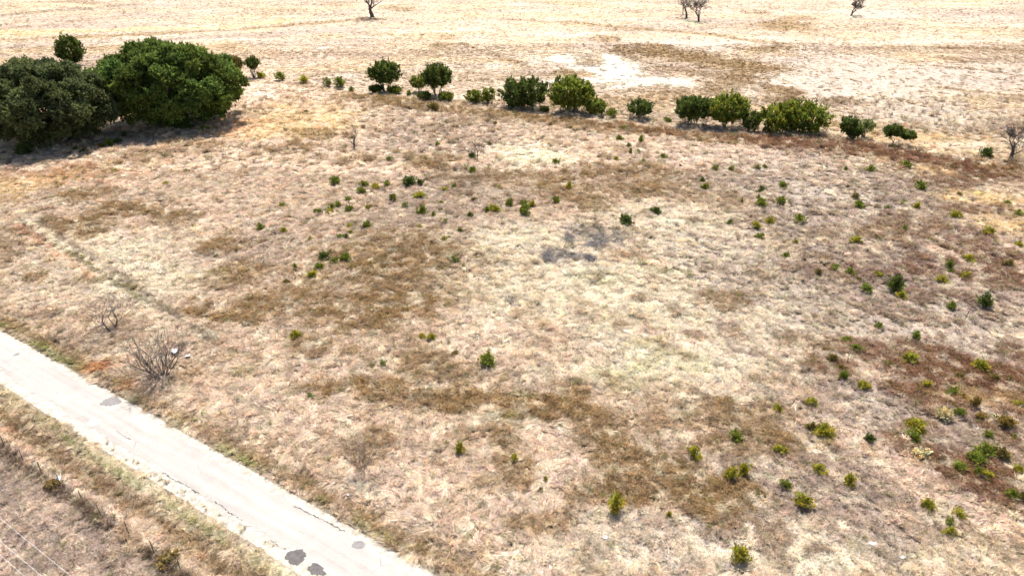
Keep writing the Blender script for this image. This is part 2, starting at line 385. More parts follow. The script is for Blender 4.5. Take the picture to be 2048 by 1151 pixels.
def ground_mat():
    m, nt, out = mat_new('dry_field')
    L = nt.links
    at = nd(nt, 'ShaderNodeAttribute'); at.attribute_name = 'tint'
    tc = nd(nt, 'ShaderNodeTexCoord')
    n1 = nd(nt, 'ShaderNodeTexNoise'); n1.inputs['Scale'].default_value = 2.6; n1.inputs['Detail'].default_value = 8; n1.inputs['Roughness'].default_value = .72
    n2 = nd(nt, 'ShaderNodeTexNoise'); n2.inputs['Scale'].default_value = 11; n2.inputs['Detail'].default_value = 6; n2.inputs['Roughness'].default_value = .7; n2.inputs['Distortion'].default_value = .8
    n3 = nd(nt, 'ShaderNodeTexNoise'); n3.inputs['Scale'].default_value = .55; n3.inputs['Detail'].default_value = 9; n3.inputs['Roughness'].default_value = .75
    for n in (n1, n2, n3): L.new(tc.outputs['Object'], n.inputs['Vector'])
    def rng(src, a, b, c, d):
        r = nd(nt, 'ShaderNodeMapRange'); r.inputs[1].default_value = a; r.inputs[2].default_value = b; r.inputs[3].default_value = c; r.inputs[4].default_value = d
        L.new(src, r.inputs[0]); return r.outputs[0]
    def mul(a, b):
        q = nd(nt, 'ShaderNodeMath', operation='MULTIPLY'); L.new(a, q.inputs[0]); L.new(b, q.inputs[1]); return q.outputs[0]
    k = mul(mul(rng(n1.outputs[0], .3, .7, .62, 1.22), rng(n2.outputs[0], .3, .7, .70, 1.2)), rng(n3.outputs[0], .3, .7, .78, 1.2))
    sc_ = nd(nt, 'ShaderNodeVectorMath', operation='SCALE')
    L.new(at.outputs['Color'], sc_.inputs[0]); L.new(k, sc_.inputs['Scale'])
    # soil showing between the tussocks
    mx = nd(nt, 'ShaderNodeMix', data_type='RGBA')
    L.new(rng(n2.outputs[0], .56, .70, 0, .45), mx.inputs[0]); L.new(sc_.outputs[0], mx.inputs[6]); mx.inputs[7].default_value = (.36, .27, .19, 1)
    pr = nd(nt, 'ShaderNodeBsdfPrincipled'); pr.inputs['Roughness'].default_value = .95; pr.inputs['Specular IOR Level'].default_value = .12
    L.new(mx.outputs[2], pr.inputs['Base Color'])
    b1 = nd(nt, 'ShaderNodeBump'); b1.inputs['Strength'].default_value = .6; b1.inputs['Distance'].default_value = .20; L.new(n1.outputs[0], b1.inputs['Height'])
    b2 = nd(nt, 'ShaderNodeBump'); b2.inputs['Strength'].default_value = .8; b2.inputs['Distance'].default_value = .09; L.new(n2.outputs[0], b2.inputs['Height']); L.new(b1.outputs[0], b2.inputs['Normal'])
    L.new(b2.outputs[0], pr.inputs['Normal'])
    L.new(pr.outputs[0], out.inputs[0])
    return m
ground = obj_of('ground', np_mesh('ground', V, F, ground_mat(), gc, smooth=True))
tag(ground, 'dry winter pasture ground of blond grass and brown weed patches', 'ground', kind='structure')

# ------------------------------------------------------------------ road, shoulders, patches
def strip(name, va, vb, z, mat, rough_a=.12, rough_b=.12, u0=-140, u1=70, du=.18, crown=0.0, nv=7, ka=1, kb=2, size=1.6):
    us = np.arange(u0, u1, du)
    ea = va + fbm(us, us * 0 + 3.1 * ka, size, 4, ka) * rough_a
    eb = vb + fbm(us, us * 0 + 7.7 * kb, size, 4, kb) * rough_b
    t = np.linspace(0, 1, nv)
    Vv = ea[:, None] * (1 - t) + eb[:, None] * t
    Uu = np.repeat(us[:, None], nv, 1)
    x, y = RW(Uu.ravel(), Vv.ravel())
    zz = z + crown * (1 - (2 * np.tile(t, len(us)) - 1) ** 2) + 0 * x
    i = np.arange(len(us) * nv).reshape(len(us), nv)
    Fq = np.stack([i[:-1, :-1], i[1:, :-1], i[1:, 1:], i[:-1, 1:]], -1).reshape(-1, 4)
    return obj_of(name, np_mesh(name, np.stack([x, y, zz], 1), Fq, mat, smooth=True))
caliche = noisy_mat('caliche_gravel', (.25, .228, .192), (.37, .345, .30), scale=2.2, rough=.95, bump=.6, c3=(.24, .20, .15), scale2=14, contrast=(.35, .6), bdist=.05)
sh_far = strip('road_shoulder', V_GRASS_FAR, V_ASPH_FAR - .25, -.035, caliche, .34, .0, ka=1, size=1.8)
sh_near = strip('road_shoulder', V_ASPH_NEAR + .25, V_SHOULDER_NEAR, -.036, caliche, .0, .40, kb=3, size=1.8)
for o, t in ((sh_far, 'white caliche gravel shoulder on the field side of the road'), (sh_near, 'white caliche gravel shoulder on the fence side of the road')):
    tag(o, t, 'road shoulder', kind='structure')
def asphalt_mat():
    m, nt, out = mat_new('bleached_chipseal')
    L = nt.links
    tc = nd(nt, 'ShaderNodeTexCoord')
    mp = nd(nt, 'ShaderNodeMapping'); mp.inputs['Rotation'].default_value = (0, 0, math.atan2(-RD[1], RD[0])); L.new(tc.outputs['Object'], mp.inputs['Vector'])
    st = nd(nt, 'ShaderNodeMapping'); st.inputs['Scale'].default_value = (.10, 1.5, 1); L.new(mp.outputs[0], st.inputs['Vector'])
    n1 = nd(nt, 'ShaderNodeTexNoise'); n1.inputs['Scale'].default_value = 1.0; n1.inputs['Detail'].default_value = 5; L.new(st.outputs[0], n1.inputs['Vector'])
    n2 = nd(nt, 'ShaderNodeTexNoise'); n2.inputs['Scale'].default_value = 45; n2.inputs['Detail'].default_value = 3; L.new(tc.outputs['Object'], n2.inputs['Vector'])
    n3 = nd(nt, 'ShaderNodeTexNoise'); n3.inputs['Scale'].default_value = .8; n3.inputs['Detail'].default_value = 6; L.new(tc.outputs['Object'], n3.inputs['Vector'])
    r = nd(nt, 'ShaderNodeValToRGB'); e = r.color_ramp.elements
    e[0].position = .30; e[0].color = (.238, .217, .194, 1); e[1].position = .68; e[1].color = (.305, .283, .252, 1)
    L.new(n1.outputs[0], r.inputs[0])
    r3 = nd(nt, 'ShaderNodeMapRange'); r3.inputs[1].default_value = .35; r3.inputs[2].default_value = .65; r3.inputs[3].default_value = .94; r3.inputs[4].default_value = 1.05
    L.new(n3.outputs[0], r3.inputs[0])
    n4 = nd(nt, 'ShaderNodeTexNoise'); n4.inputs['Scale'].default_value = 7; n4.inputs['Detail'].default_value = 9; n4.inputs['Roughness'].default_value = .75; L.new(tc.outputs['Object'], n4.inputs['Vector'])
    r4 = nd(nt, 'ShaderNodeMapRange'); r4.inputs[1].default_value = .3; r4.inputs[2].default_value = .7; r4.inputs[3].default_value = .82; r4.inputs[4].default_value = 1.14; L.new(n4.outputs[0], r4.inputs[0])
    pm = nd(nt, 'ShaderNodeMath', operation='MULTIPLY'); L.new(r3.outputs[0], pm.inputs[0]); L.new(r4.outputs[0], pm.inputs[1])
    s = nd(nt, 'ShaderNodeVectorMath', operation='SCALE'); L.new(r.outputs[0], s.inputs[0]); L.new(pm.outputs[0], s.inputs['Scale'])
    # fine cracks
    vo = nd(nt, 'ShaderNodeTexVoronoi', feature='DISTANCE_TO_EDGE'); vo.inputs['Scale'].default_value = .55
    wv = nd(nt, 'ShaderNodeMix', data_type='VECTOR'); wv.inputs[0].default_value = .12
    L.new(mp.outputs[0], wv.inputs[4]); L.new(n3.outputs['Color'], wv.inputs[5]); L.new(wv.outputs[1], vo.inputs['Vector'])
    cr = nd(nt, 'ShaderNodeMapRange'); cr.inputs[1].default_value = .0; cr.inputs[2].default_value = .02; cr.inputs[3].default_value = .6; cr.inputs[4].default_value = 0
    L.new(vo.outputs['Distance'], cr.inputs[0])
    gate = nd(nt, 'ShaderNodeMapRange'); gate.inputs[1].default_value = .52; gate.inputs[2].default_value = .62; L.new(n3.outputs[0], gate.inputs[0])
    gm = nd(nt, 'ShaderNodeMath', operation='MULTIPLY'); L.new(cr.outputs[0], gm.inputs[0]); L.new(gate.outputs[0], gm.inputs[1])
    mx = nd(nt, 'ShaderNodeMix', data_type='RGBA'); L.new(gm.outputs[0], mx.inputs[0]); L.new(s.outputs[0], mx.inputs[6]); mx.inputs[7].default_value = (.12, .10, .09, 1)
    pr = nd(nt, 'ShaderNodeBsdfPrincipled'); pr.inputs['Roughness'].default_value = .8; pr.inputs['Specular IOR Level'].default_value = .3
    L.new(mx.outputs[2], pr.inputs['Base Color'])
    b = nd(nt, 'ShaderNodeBump'); b.inputs['Strength'].default_value = .3; b.inputs['Distance'].default_value = .01; L.new(n2.outputs[0], b.inputs['Height']); L.new(b.outputs[0], pr.inputs['Normal'])
    L.new(pr.outputs[0], out.inputs[0])
    return m
road = strip('road', V_ASPH_FAR, V_ASPH_NEAR, -.022, asphalt_mat(), .24, .26, crown=.03, nv=9, ka=4, kb=5, size=.8)
tag(road, 'sun-bleached narrow asphalt country road with ragged white edges', 'road', kind='structure')
def road_z(v):
    t = (v - V_ASPH_FAR) / (V_ASPH_NEAR - V_ASPH_FAR)
    return -.022 + .03 * (1 - (2 * t - 1) ** 2)
tar = noisy_mat('fresh_tar_patch', (.055, .048, .046), (.085, .076, .072), scale=3, rough=.75, bump=.5, scale2=60, bdist=.01)
worn = noisy_mat('worn_tar_patch', (.13, .118, .112), (.17, .156, .148), scale=3, rough=.8, bump=.4, scale2=60, bdist=.01)
white_patch = noisy_mat('white_caliche_fill', (.36, .34, .31), (.44, .42, .395), scale=4, rough=.95, bump=.4, scale2=40)
def patch(px, py, rpx, rpy, mat, seed, label, tilt=0.0):
    c = G(px, py)
    ax = mpp(px, py)[0] * rpx; ay = (G(px, py - rpy)[1] - G(px, py + rpy)[1]) / 2
    rg = np.random.default_rng(seed); n = 64
    a = np.linspace(0, 2 * math.pi, n, endpoint=False)
    rr = 1 + .30 * vnoise(np.cos(a) * 1.4 + seed * 5.3, np.sin(a) * 1.4 + seed) + .14 * vnoise(a * 4.2 + seed, a * 0 + seed) + .16 * (rg.random(n) - .5)
    x = ax * rr * np.cos(a); y = ay * rr * np.sin(a)
    x, y = x * math.cos(tilt) - y * math.sin(tilt), x * math.sin(tilt) + y * math.cos(tilt)
    x += c[0]; y += c[1]
    _, v = uv(x, y); _, vc = uv(c[0], c[1])
    vs_ = [(c[0], c[1], road_z(vc) + .016)] + [(x[i], y[i], max(road_z(v[i]), -.026) + .007) for i in range(n)] + [(x[i] * 1.0, y[i], max(road_z(v[i]), -.026) - .01) for i in range(n)]
    fs = [(0, 1 + i, 1 + (i + 1) % n) for i in range(n)] + [(1 + i, 1 + n + i, 1 + n + (i + 1) % n, 1 + (i + 1) % n) for i in range(n)]
    o = new_mesh_obj('tar_patch' if mat is not white_patch else 'caliche_patch', vs_, fs, mat, road)
    o['label'] = label
    return o
patch(592, 1112, 21, 15, tar, 1, 'dark grey tar patch on the near road edge, upper of two', -.55)
patch(631, 1138, 20, 11, tar, 2, 'dark grey tar patch on the near road edge, lower of two', -.5)
patch(716, 1088, 13, 7, worn, 3, 'small grey worn patch near the field side of the road', -.2)
patch(220, 803, 16, 8, worn, 4, 'grey worn patch in the middle distance of the road', -.1)
patch(33, 708, 5, 3, worn, 5, 'tiny grey spot on the road at the left edge')
patch(188, 843, 11, 8, white_patch, 6, 'white filled patch in the road')

# broken edge of the asphalt: ragged dark cracks
crack_m = noisy_mat('dark_crack', (.05, .042, .036), (.10, .085, .07), scale=8, rough=.95, bump=.3)
def crack(pts, seed, label):
    rg = np.random.default_rng(seed)
    P = [G(*q) for q in pts]; line = []
    for a, b in zip(P[:-1], P[1:]):
        n = max(2, int(np.linalg.norm(b - a) / .12))
        for i in range(n): line.append(a + (b - a) * i / n + rg.normal(size=2) * .035)
    line.append(P[-1])
    V, F = [], []
    for i, q in enumerate(line):
        w = max(.004, .028 * (1 + .9 * rg.normal())) * (0.1 if i in (0, len(line) - 1) else 1)
        _, vq = uv(*q); z = max(road_z(vq), -.028) + .007
        V += [(q[0] - RN[0] * w, q[1] - RN[1] * w, z), (q[0] + RN[0] * w, q[1] + RN[1] * w, z)]
        if i: F.append((2 * i - 2, 2 * i, 2 * i + 1, 2 * i - 1))
    o = new_mesh_obj('crack', V, F, crack_m, road); o['label'] = label
crack([(233, 861), (243, 869), (262, 879)], 1, 'short dark crack in the middle of the road')
crack([(326, 943), (342, 955), (372, 970), (398, 986)], 2, 'ragged dark crack along the near edge of the asphalt')
crack([(420, 1000), (440, 1008), (456, 1022), (486, 1040)], 3, 'ragged dark crack farther down the near edge of the asphalt')
crack([(585, 1010), (604, 1018), (640, 1036), (672, 1052), (700, 1068)], 4, 'ragged dark crack along the field side of the asphalt')
crack([(540, 1078), (560, 1092), (572, 1098)], 5, 'short dark crack leading into the tar patches')

# ------------------------------------------------------------------ grass and weeds that nobody could count
def blades_mesh(name, n, seed, mat, h=.42, rad=.16, lean=.45, width=.023, bend=.6, droop=0.0, axis=None, spread_h=.35):
    """a tussock: n curved tapering blades; axis leans them all one way (lodged grass)"""
    rg = np.random.default_rng(seed)
    V, F, C = [], [], []
    for i in range(n):
        a = rg.random() * 6.283; r = rad * math.sqrt(rg.random())
        b = np.array([r * math.cos(a), r * math.sin(a), -.02])
        da = a + rg.normal() * .5
        d = np.array([math.cos(da), math.sin(da)]) * lean * rg.uniform(.4, 1.4)
        if axis is not None: d = d * .45 + np.array([math.cos(axis), math.sin(axis)]) * rg.uniform(.5, 1.3)
        hh = h * rg.uniform(1 - spread_h, 1 + spread_h)
        p1 = b + np.array([d[0] * hh * .45, d[1] * hh * .45, hh * .62])
        p2 = b + np.array([d[0] * hh * (1 + bend), d[1] * hh * (1 + bend), hh * (1 - droop)])
        w = width * rg.uniform(.7, 1.3); s = np.array([-math.sin(da), math.cos(da), 0]) * w
        k = len(V)
        V += [b - s, b + s, p1 - s * .8, p1 + s * .8, p2 - s * .15, p2 + s * .15]
        F += [(k, k + 1, k + 3, k + 2), (k + 2, k + 3, k + 5, k + 4)]
        t = rg.uniform(.72, 1.25); hue = rg.normal() * .05
        C += [(t * (1 + hue), t, t * (1 - hue))] * 6
    return np_mesh(name, V, F, mat, np.array(C))
def weed_mesh(name, n, seed, mat, h=.6, rad=.4, width=.014):
    """a fine-branched dead forb: a bundle of stems that fan into a fuzzy dome of slivers"""
    rg = np.random.default_rng(seed)
    V, F, C = [], [], []
    def sliver(p, q, w, t):
        d = q - p; s = np.cross(d, rg.normal(size=3)); s = s / (np.linalg.norm(s) + 1e-9) * w
        k = len(V); V.extend([p - s, p + s, q]); F.append((k, k + 1, k + 2)); C.extend([t, t, t])
    for i in range(max(4, n // 12)):
        a = rg.random() * 6.283; rr = rad * math.sqrt(rg.random()) * .75
        top = np.array([math.cos(a) * rr, math.sin(a) * rr, h * rg.uniform(.55, .8)])
        sliver(np.array([math.cos(a) * .05, math.sin(a) * .05, -.02]), top, width * 1.3, (.8,) * 3)
        for j in range(12):
            o = np.array([0, 0, 0]) + top * rg.uniform(.45, 1)
            d = rg.normal(size=3) * np.array([.16, .16, .10]) + np.array([top[0] * .25, top[1] * .25, .16])
            t = rg.uniform(.6, 1.4); sliver(o, o + d * rg.uniform(.6, 1.3), width, (t * 1.02, t, t * .95))
    return np_mesh(name, V, F, mat, np.array(C))
grass_mat = foliage_mat('dry_grass_blade', (1, 1, 1), .40, .6, .2, instancer=True)
weed_mat = foliage_mat('dead_weed_twig', (1, 1, 1), .22, .8, .1, instancer=True)
def proto_coll(name, meshes):
    c = bpy.data.collections.new(name)
    for i, me in enumerate(meshes):
        o = bpy.data.objects.new('%s_%02d' % (name, i), me); c.objects.link(o)
    return c
grass_protos = proto_coll('tussock', [blades_mesh('tussock', 38, 20 + i, grass_mat) for i in range(4)]
    + [blades_mesh('lodged', 38, 40 + i, grass_mat, h=.40, lean=.5, bend=.9, droop=.55, axis=0.0, rad=.24, width=.023) for i in range(4)]
    + [blades_mesh('short', 24, 60 + i, grass_mat, h=.22, rad=.26, lean=.7, width=.023, bend=.7, droop=.3) for i in range(3)])
weed_protos = proto_coll('forb', [weed_mesh('forb', 96, 80 + i, weed_mat) for i in range(5)])
def scatter(name, P, rot, scl, idx, col, coll, label, cat):
    me = bpy.data.meshes.new(name)
    me.vertices.add(len(P)); me.vertices.foreach_set('co', np.asarray(P, np.float32).ravel())
    a = me.attributes.new('rot', 'FLOAT_VECTOR', 'POINT'); a.data.foreach_set('vector', np.asarray(rot, np.float32).ravel())
    a = me.attributes.new('scl', 'FLOAT_VECTOR', 'POINT'); a.data.foreach_set('vector', np.asarray(scl, np.float32).ravel())
    a = me.attributes.new('pick', 'INT', 'POINT'); a.data.foreach_set('value', np.asarray(idx, np.int32))
    a = me.attributes.new('col', 'FLOAT_COLOR', 'POINT')
    c4 = np.ones((len(P), 4), np.float32); c4[:, :3] = np.clip(col, 0, .95); a.data.foreach_set('color', c4.ravel())
    o = obj_of(name, me)
    ng = bpy.data.node_groups.new(name, 'GeometryNodeTree')
    ng.interface.new_socket('Geometry', in_out='INPUT', socket_type='NodeSocketGeometry')
    ng.interface.new_socket('Geometry', in_out='OUTPUT', socket_type='NodeSocketGeometry')
    N, Lk = ng.nodes, ng.links
    gi, go = N.new('NodeGroupInput'), N.new('NodeGroupOutput')
    ci = N.new('GeometryNodeCollectionInfo'); ci.inputs[0].default_value = coll
    ci.inputs['Separate Children'].default_value = True; ci.inputs['Reset Children'].default_value = True
    iop = N.new('GeometryNodeInstanceOnPoints')
    def named(nm, t):
        n = N.new('GeometryNodeInputNamedAttribute'); n.data_type = t; n.inputs[0].default_value = nm; return n.outputs[0]
    e2r = N.new('FunctionNodeEulerToRotation')
    Lk.new(named('rot', 'FLOAT_VECTOR'), e2r.inputs[0])
    Lk.new(gi.outputs[0], iop.inputs['Points']); Lk.new(ci.outputs[0], iop.inputs['Instance'])
    iop.inputs['Pick Instance'].default_value = True
    Lk.new(named('pick', 'INT'), iop.inputs['Instance Index'])
    Lk.new(e2r.outputs[0], iop.inputs['Rotation']); Lk.new(named('scl', 'FLOAT_VECTOR'), iop.inputs['Scale'])
    Lk.new(iop.outputs[0], go.inputs[0])
    md = o.modifiers.new('scatter', 'NODES'); md.node_group = ng
    return tag(o, label, cat, kind='stuff')

OAK_SHADE = []
def field_points(n, y0, y1, seed):
    """random ground points inside a fan, evenly dense per square metre"""
    rg = np.random.default_rng(seed)
    w0, w1 = 14 + .80 * y0, 14 + .80 * y1
    t = rg.random(n)
    # width grows linearly, invert its integral
    A = (w1 - w0) / 2; B = w0; Ctot = A + B
    s = (-B + np.sqrt(B * B + 4 * A * Ctot * t)) / (2 * A)
    y = y0 + s * (y1 - y0)
    x = (rg.random(n) * 2 - 1) * (w0 + (w1 - w0) * s)
    return x, y
RINGS = [(24, 48, 66000, .64), (48, 75, 86000, .76), (75, 115, 90000, .97), (115, 170, 70000, 1.3), (170, 245, 60000, 1.35), (245, 420, 60000, 1.4)]
HFAC = [1, 1, 1, .68, .42, .28]; NEARLY = 5
GP, WP = [], []
for ri, (y0, y1, n, sc) in enumerate(RINGS):
    x, y = field_points(n, y0, y1, 100 + ri)
    rg = np.random.default_rng(200 + ri)
    col, ht, wd = cover(x, y)
    u, v = uv(x, y)
    on_road = (v < .08 + .25 * fbm(u, v, 1.0, 3, 2)) & (v > -5.45 + .3 * fbm(u, v, 1.2, 3, 4))
    band = (np.abs(v + 4.68 + .12 * fbm(u, v * 0, 3, 2, 1)) < .20) & (u > -7) & (fbm(u, v, 1.6, 3, 1) > -.25)
    edge = ((v < .1) & (v > -.7) & (rg.random(n) < .85 * sstep(-.6, .1, v))) | ((v > -5.55) & (v < -4.95) & (rg.random(n) < .85 * sstep(-4.9, -5.5, v)))
    tuft_in_shoulder = on_road & (band | edge)
    keep = ~on_road | tuft_in_shoulder
    bare = ht < .22
    keep &= ~(bare & (rg.random(n) < .85))
    clump = .5 + .5 * fbm(x, y, 2.6 * sc, 3, 6)
    keep &= rg.random(n) < .40 + .65 * clump
    is_weed = keep & (rg.random(n) < wd * [.85, .85, .85, .8, .5, .25][ri])
    is_grass = keep & ~is_weed
    z = hgt(x, y)
    tint = (1 + .22 * rg.normal(size=n))[:, None] * (1 + rg.normal(size=(n, 3)) * np.array([.03, .015, .05]))
    c = col * (1.18 if ri < 3 else 1.26) * tint
    c = np.where(tuft_in_shoulder[:, None], np.array([.42, .35, .23]) * tint, c)
    c = c if ri < 4 else col * 1.26 * (1 + (.14 if ri == 4 else .08) * rg.normal(size=n))[:, None]
    stray = rg.random(n) if ri < 4 else np.full(n, .5)
    c = np.where((stray < .05)[:, None], c * .4 + np.array([.27, .30, .07]) * .35, c)
    c = np.where((stray > .90)[:, None], c * .5 + np.array([.86, .75, .55]) * .5, c)
    ang = fbm(x, y, 5.0, 2, 3) * 4.0 + rg.normal(size=n) * .45
    lodg = (ht > .7) & (rg.random(n) < .65)
    short = (ht < .5)
    pick = np.where(lodg, 4 + rg.integers(0, 4, n), np.where(short, 8 + rg.integers(0, 3, n), rg.integers(0, 4, n)))
    ang = np.where(lodg, ang, rg.random(n) * 6.283)
    s = sc * rg.uniform(.7, 1.35, n)
    hs = s * np.clip(ht, .3, 1.3) ** .6 * HFAC[ri]
    hs = np.where(tuft_in_shoulder, hs * .22, hs); s = np.where(tuft_in_shoulder, s * .55, s); pick = np.where(tuft_in_shoulder, 8 + rg.integers(0, 3, n), pick)
    near_edge = (np.abs(v - .3) < .5) | (np.abs(v + 5.7) < .4)
    hs = np.where(near_edge, hs * .6, hs)
    g = is_grass
    GP.append((np.stack([x, y, z], 1)[g], np.stack([0 * x, 0 * x, ang], 1)[g], np.stack([s, s, hs], 1)[g], pick[g], c[g]))
    w = is_weed
    sw = s * rg.uniform(.9, 1.7, n) * (1 if ri < 4 else .8)
    fen = np.exp(-((v + 9.7) / .3) ** 2)
    hw = sw * (.72 + .35 * fen) * (1 if ri < 4 else .7)
    WP.append((np.stack([x, y, z], 1)[w], np.stack([rg.normal(size=n) * .12, rg.normal(size=n) * .12, rg.random(n) * 6.283], 1)[w], np.stack([sw, sw, hw], 1)[w], rg.integers(0, 5, n)[w], (c * .95)[w]))
cat_ = lambda L, k: np.concatenate([q[k] for q in L])
scatter('dry_grass', *[cat_(GP, k) for k in range(5)], grass_protos, 'matted blond dry grass covering the whole field', 'grass')
scatter('dead_weeds', *[cat_(WP, k) for k in range(5)], weed_protos, 'fuzzy brown dead weeds growing in drifts through the grass', 'weeds')

# ------------------------------------------------------------------ wood
def tube(V, F, pts, radii, sides=6):
    """tapered tube along a polyline, appended to V, F"""
    pts = [np.asarray(p, float) for p in pts]
    base = len(V)
    for i, p in enumerate(pts):
        d = pts[min(i + 1, len(pts) - 1)] - pts[max(i - 1, 0)]
        d = d / (np.linalg.norm(d) + 1e-9)
        a = np.cross(d, (0, 0, 1.0) if abs(d[2]) < .9 else (1.0, 0, 0)); a /= np.linalg.norm(a)
        b = np.cross(d, a)
        for s in range(sides):
            t = 6.28319 * s / sides
            V.append(p + radii[i] * (math.cos(t) * a + math.sin(t) * b))
    for i in range(len(pts) - 1):
        for s in range(sides):
            s2 = (s + 1) % sides
            F.append((base + i * sides + s, base + i * sides + s2, base + (i + 1) * sides + s2, base + (i + 1) * sides + s))
def bark(name, c1, c2):
    return noisy_mat(name, c1, c2, scale=9, rough=.95, bump=.8, scale2=30, bdist=.03)
bark_oak = bark('oak_bark', (.055, .042, .032), (.13, .105, .085))
bark_cedar = bark('cedar_bark', (.12, .09, .07), (.26, .21, .17))
bark_white = bark('weathered_white_bark', (.30, .27, .24), (.52, .49, .45))
bark_grey = bark('bare_grey_bark', (.055, .046, .042), (.125, .108, .10))
bark_pale = bark('bare_pale_bark', (.15, .12, .105), (.27, .235, .21))
wood_dead = bark('dead_grey_brush', (.125, .114, .110), (.23, .212, .205))

def leaf_quads(C, N, size, rg, aspect=.55):
    """one quad per centre with normal N"""
    n = len(C)
    N = N / (np.linalg.norm(N, axis=1)[:, None] + 1e-9)
    r = rg.normal(size=(n, 3)); A = np.cross(N, r); A /= (np.linalg.norm(A, axis=1)[:, None] + 1e-9); B = np.cross(N, A)
    s = (size * rg.uniform(.6, 1.35, n))[:, None]
    q = np.stack([C - A * s, C - B * s * aspect, C + A * s, C + B * s * aspect], 1)
    return q.reshape(-1, 3), np.arange(4 * n).reshape(n, 4)
def spray_quads(C, D, length, width, rg):
    """upright flat sprays: a kite from base C along D"""
    n = len(C)
    D = D / (np.linalg.norm(D, axis=1)[:, None] + 1e-9)
    A = np.cross(D, rg.normal(size=(n, 3))); A /= (np.linalg.norm(A, axis=1)[:, None] + 1e-9)
    L = (length * rg.uniform(.6, 1.4, n))[:, None]; W = (width * rg.uniform(.7, 1.3, n))[:, None]
    q = np.stack([C, C + D * L * .45 - A * W, C + D * L, C + D * L * .45 + A * W], 1)
    return q.reshape(-1, 3), np.arange(4 * n).reshape(n, 4)
def limb_to(V, F, p0, p1, r0, r1, rg, sides=6, wob=.12, n=5):
    p0 = np.asarray(p0, float); p1 = np.asarray(p1, float); L = np.linalg.norm(p1 - p0)
    pts = []
    for i in range(n + 1):
        t = i / n
        p = p0 * (1 - t) + p1 * t
        p = p + np.array([0, 0, L * .12 * math.sin(math.pi * t)]) + (rg.normal(size=3) * L * wob * math.sin(math.pi * t) * .5)
        pts.append(p)
    tube(V, F, pts, [r0 * (1 - i / n) + r1 * i / n for i in range(n + 1)], sides)
    return pts

# ------------------------------------------------------------------ live oaks
def live_oak(px, py, a, b, h, seed, leafmat, label, hue):
    rg = np.random.default_rng(seed)
    c = G(px, py)
    root = tag(empty('live_oak', (c[0], c[1], float(hgt(c[0], c[1])))), label, 'tree', 'live oaks at the left')
    lobes = []
    tries = 0
    while len(lobes) < 125 and tries < 6000:
        tries += 1
        d = rg.normal(size=3); d /= np.linalg.norm(d)
        d[2] = abs(d[2]) if rg.random() < .68 else -abs(d[2]) * .9
        sh = rg.uniform(.80, .97) if rg.random() < .85 else rg.uniform(.4, .75)
        p = np.array([d[0] * a * sh, d[1] * b * sh, h * .40 + d[2] * (h * .52 if d[2] > 0 else h * .34) * sh])
        low = p[2] < h * .36
        # openings low in the crown where the ground behind shows
        if low and vnoise(np.array([math.atan2(d[1], d[0]) * 2.2 + seed * 3]), np.array([p[2] * .3]), 2)[0] > .42: continue
        r = rg.uniform(1.3, 2.7) * (a / 14)
        if p[2] < r * .35: continue
        if any(np.linalg.norm(p - q[0]) < .60 * (r + q[1]) for q in lobes): continue
        lobes.append((p, r))
    C, D, T = [], [], []
    cen = np.array([0, 0, h * .30])
    for p, r in lobes:
        out = (p - cen) / np.linalg.norm(p - cen)
        lt = rg.uniform(.68, 1.36); hl = rg.normal() * .05 + hue
        for k in range(int(60 * (r / (2.1 * a / 14)) ** 2)):
            d = rg.normal(size=3) + out * .55 + np.array([0, 0, .45]); d /= np.linalg.norm(d)
            o = p + d * r * rg.uniform(.55, .98) * np.array([1, 1, .72])
            ax = d * .8 + np.array([0, 0, .35]) + rg.normal(size=3) * .3; ax /= np.linalg.norm(ax)
            n = 15; L = rg.uniform(.5, 1.15) * a / 14
            t = rg.random((n, 1))
            C.append(o + ax * L * (t - .3) + rg.normal(size=(n, 3)) * .20 * (1.2 - .8 * t))
            D.append(ax + rg.normal(size=(n, 3)) * .75)
            br = lt * rg.uniform(.75, 1.3)
            T.append(np.tile([br * (1 + hl), br, br * (1 - hl)], (n, 1)) * rg.uniform(.75, 1.3, (n, 1)))
    C = np.concatenate(C); D = np.concatenate(D); T = np.concatenate(T)
    Vq, Fq = spray_quads(C, D, .56 * a / 14, .16 * a / 14, rg)
    Vq[:, 2] = np.maximum(Vq[:, 2], .05)
    obj_of('crown', np_mesh('crown', Vq, Fq, leafmat, np.repeat(T, 4, 0)), root)
    V, F = [], []
    forks = []
    for k in range(4):
        ang = k * 1.6 + rg.random(); b0 = np.array([math.cos(ang), math.sin(ang), 0]) * rg.uniform(.6, 2.6)
        top = b0 + np.array([math.cos(ang) * 1.6, math.sin(ang) * 1.6, h * .26])
        limb_to(V, F, b0 - np.array([0, 0, .4]), top, .55, .38, rg, 8); forks.append(top)
    for i, (p, r) in enumerate(lobes):
        fk = min(forks, key=lambda q: np.linalg.norm(q - p))
        mid = fk * .45 + p * .55 + np.array([0, 0, -.4])
        limb_to(V, F, fk, mid, .22, .13, rg, 5); limb_to(V, F, mid, p, .13, .05, rg, 4, n=4)
        for q in range(3):
            limb_to(V, F, p, p + rg.normal(size=3) * r * .5, .05, .015, rg, 3, n=2)
    new_mesh_obj('trunk', V, F, bark_oak, root, smooth=True)
    return root
oak_leaf_green = foliage_mat('live_oak_leaf', (.110, .150, .031), .36, .8, .06)
oak_leaf_grey = foliage_mat('live_oak_grey_leaf', (.105, .122, .046), .34, .8, .06)
live_oak(116, 282, 12.7, 11.0, 15.8, 3, oak_leaf_grey, 'dark grey-green live oak with a broad crown at the left edge', .02)
live_oak(355, 248, 15.0, 11.5, 16.8, 8, oak_leaf_green, 'bright green live oak, the right one of the two big crowns', 0.0)

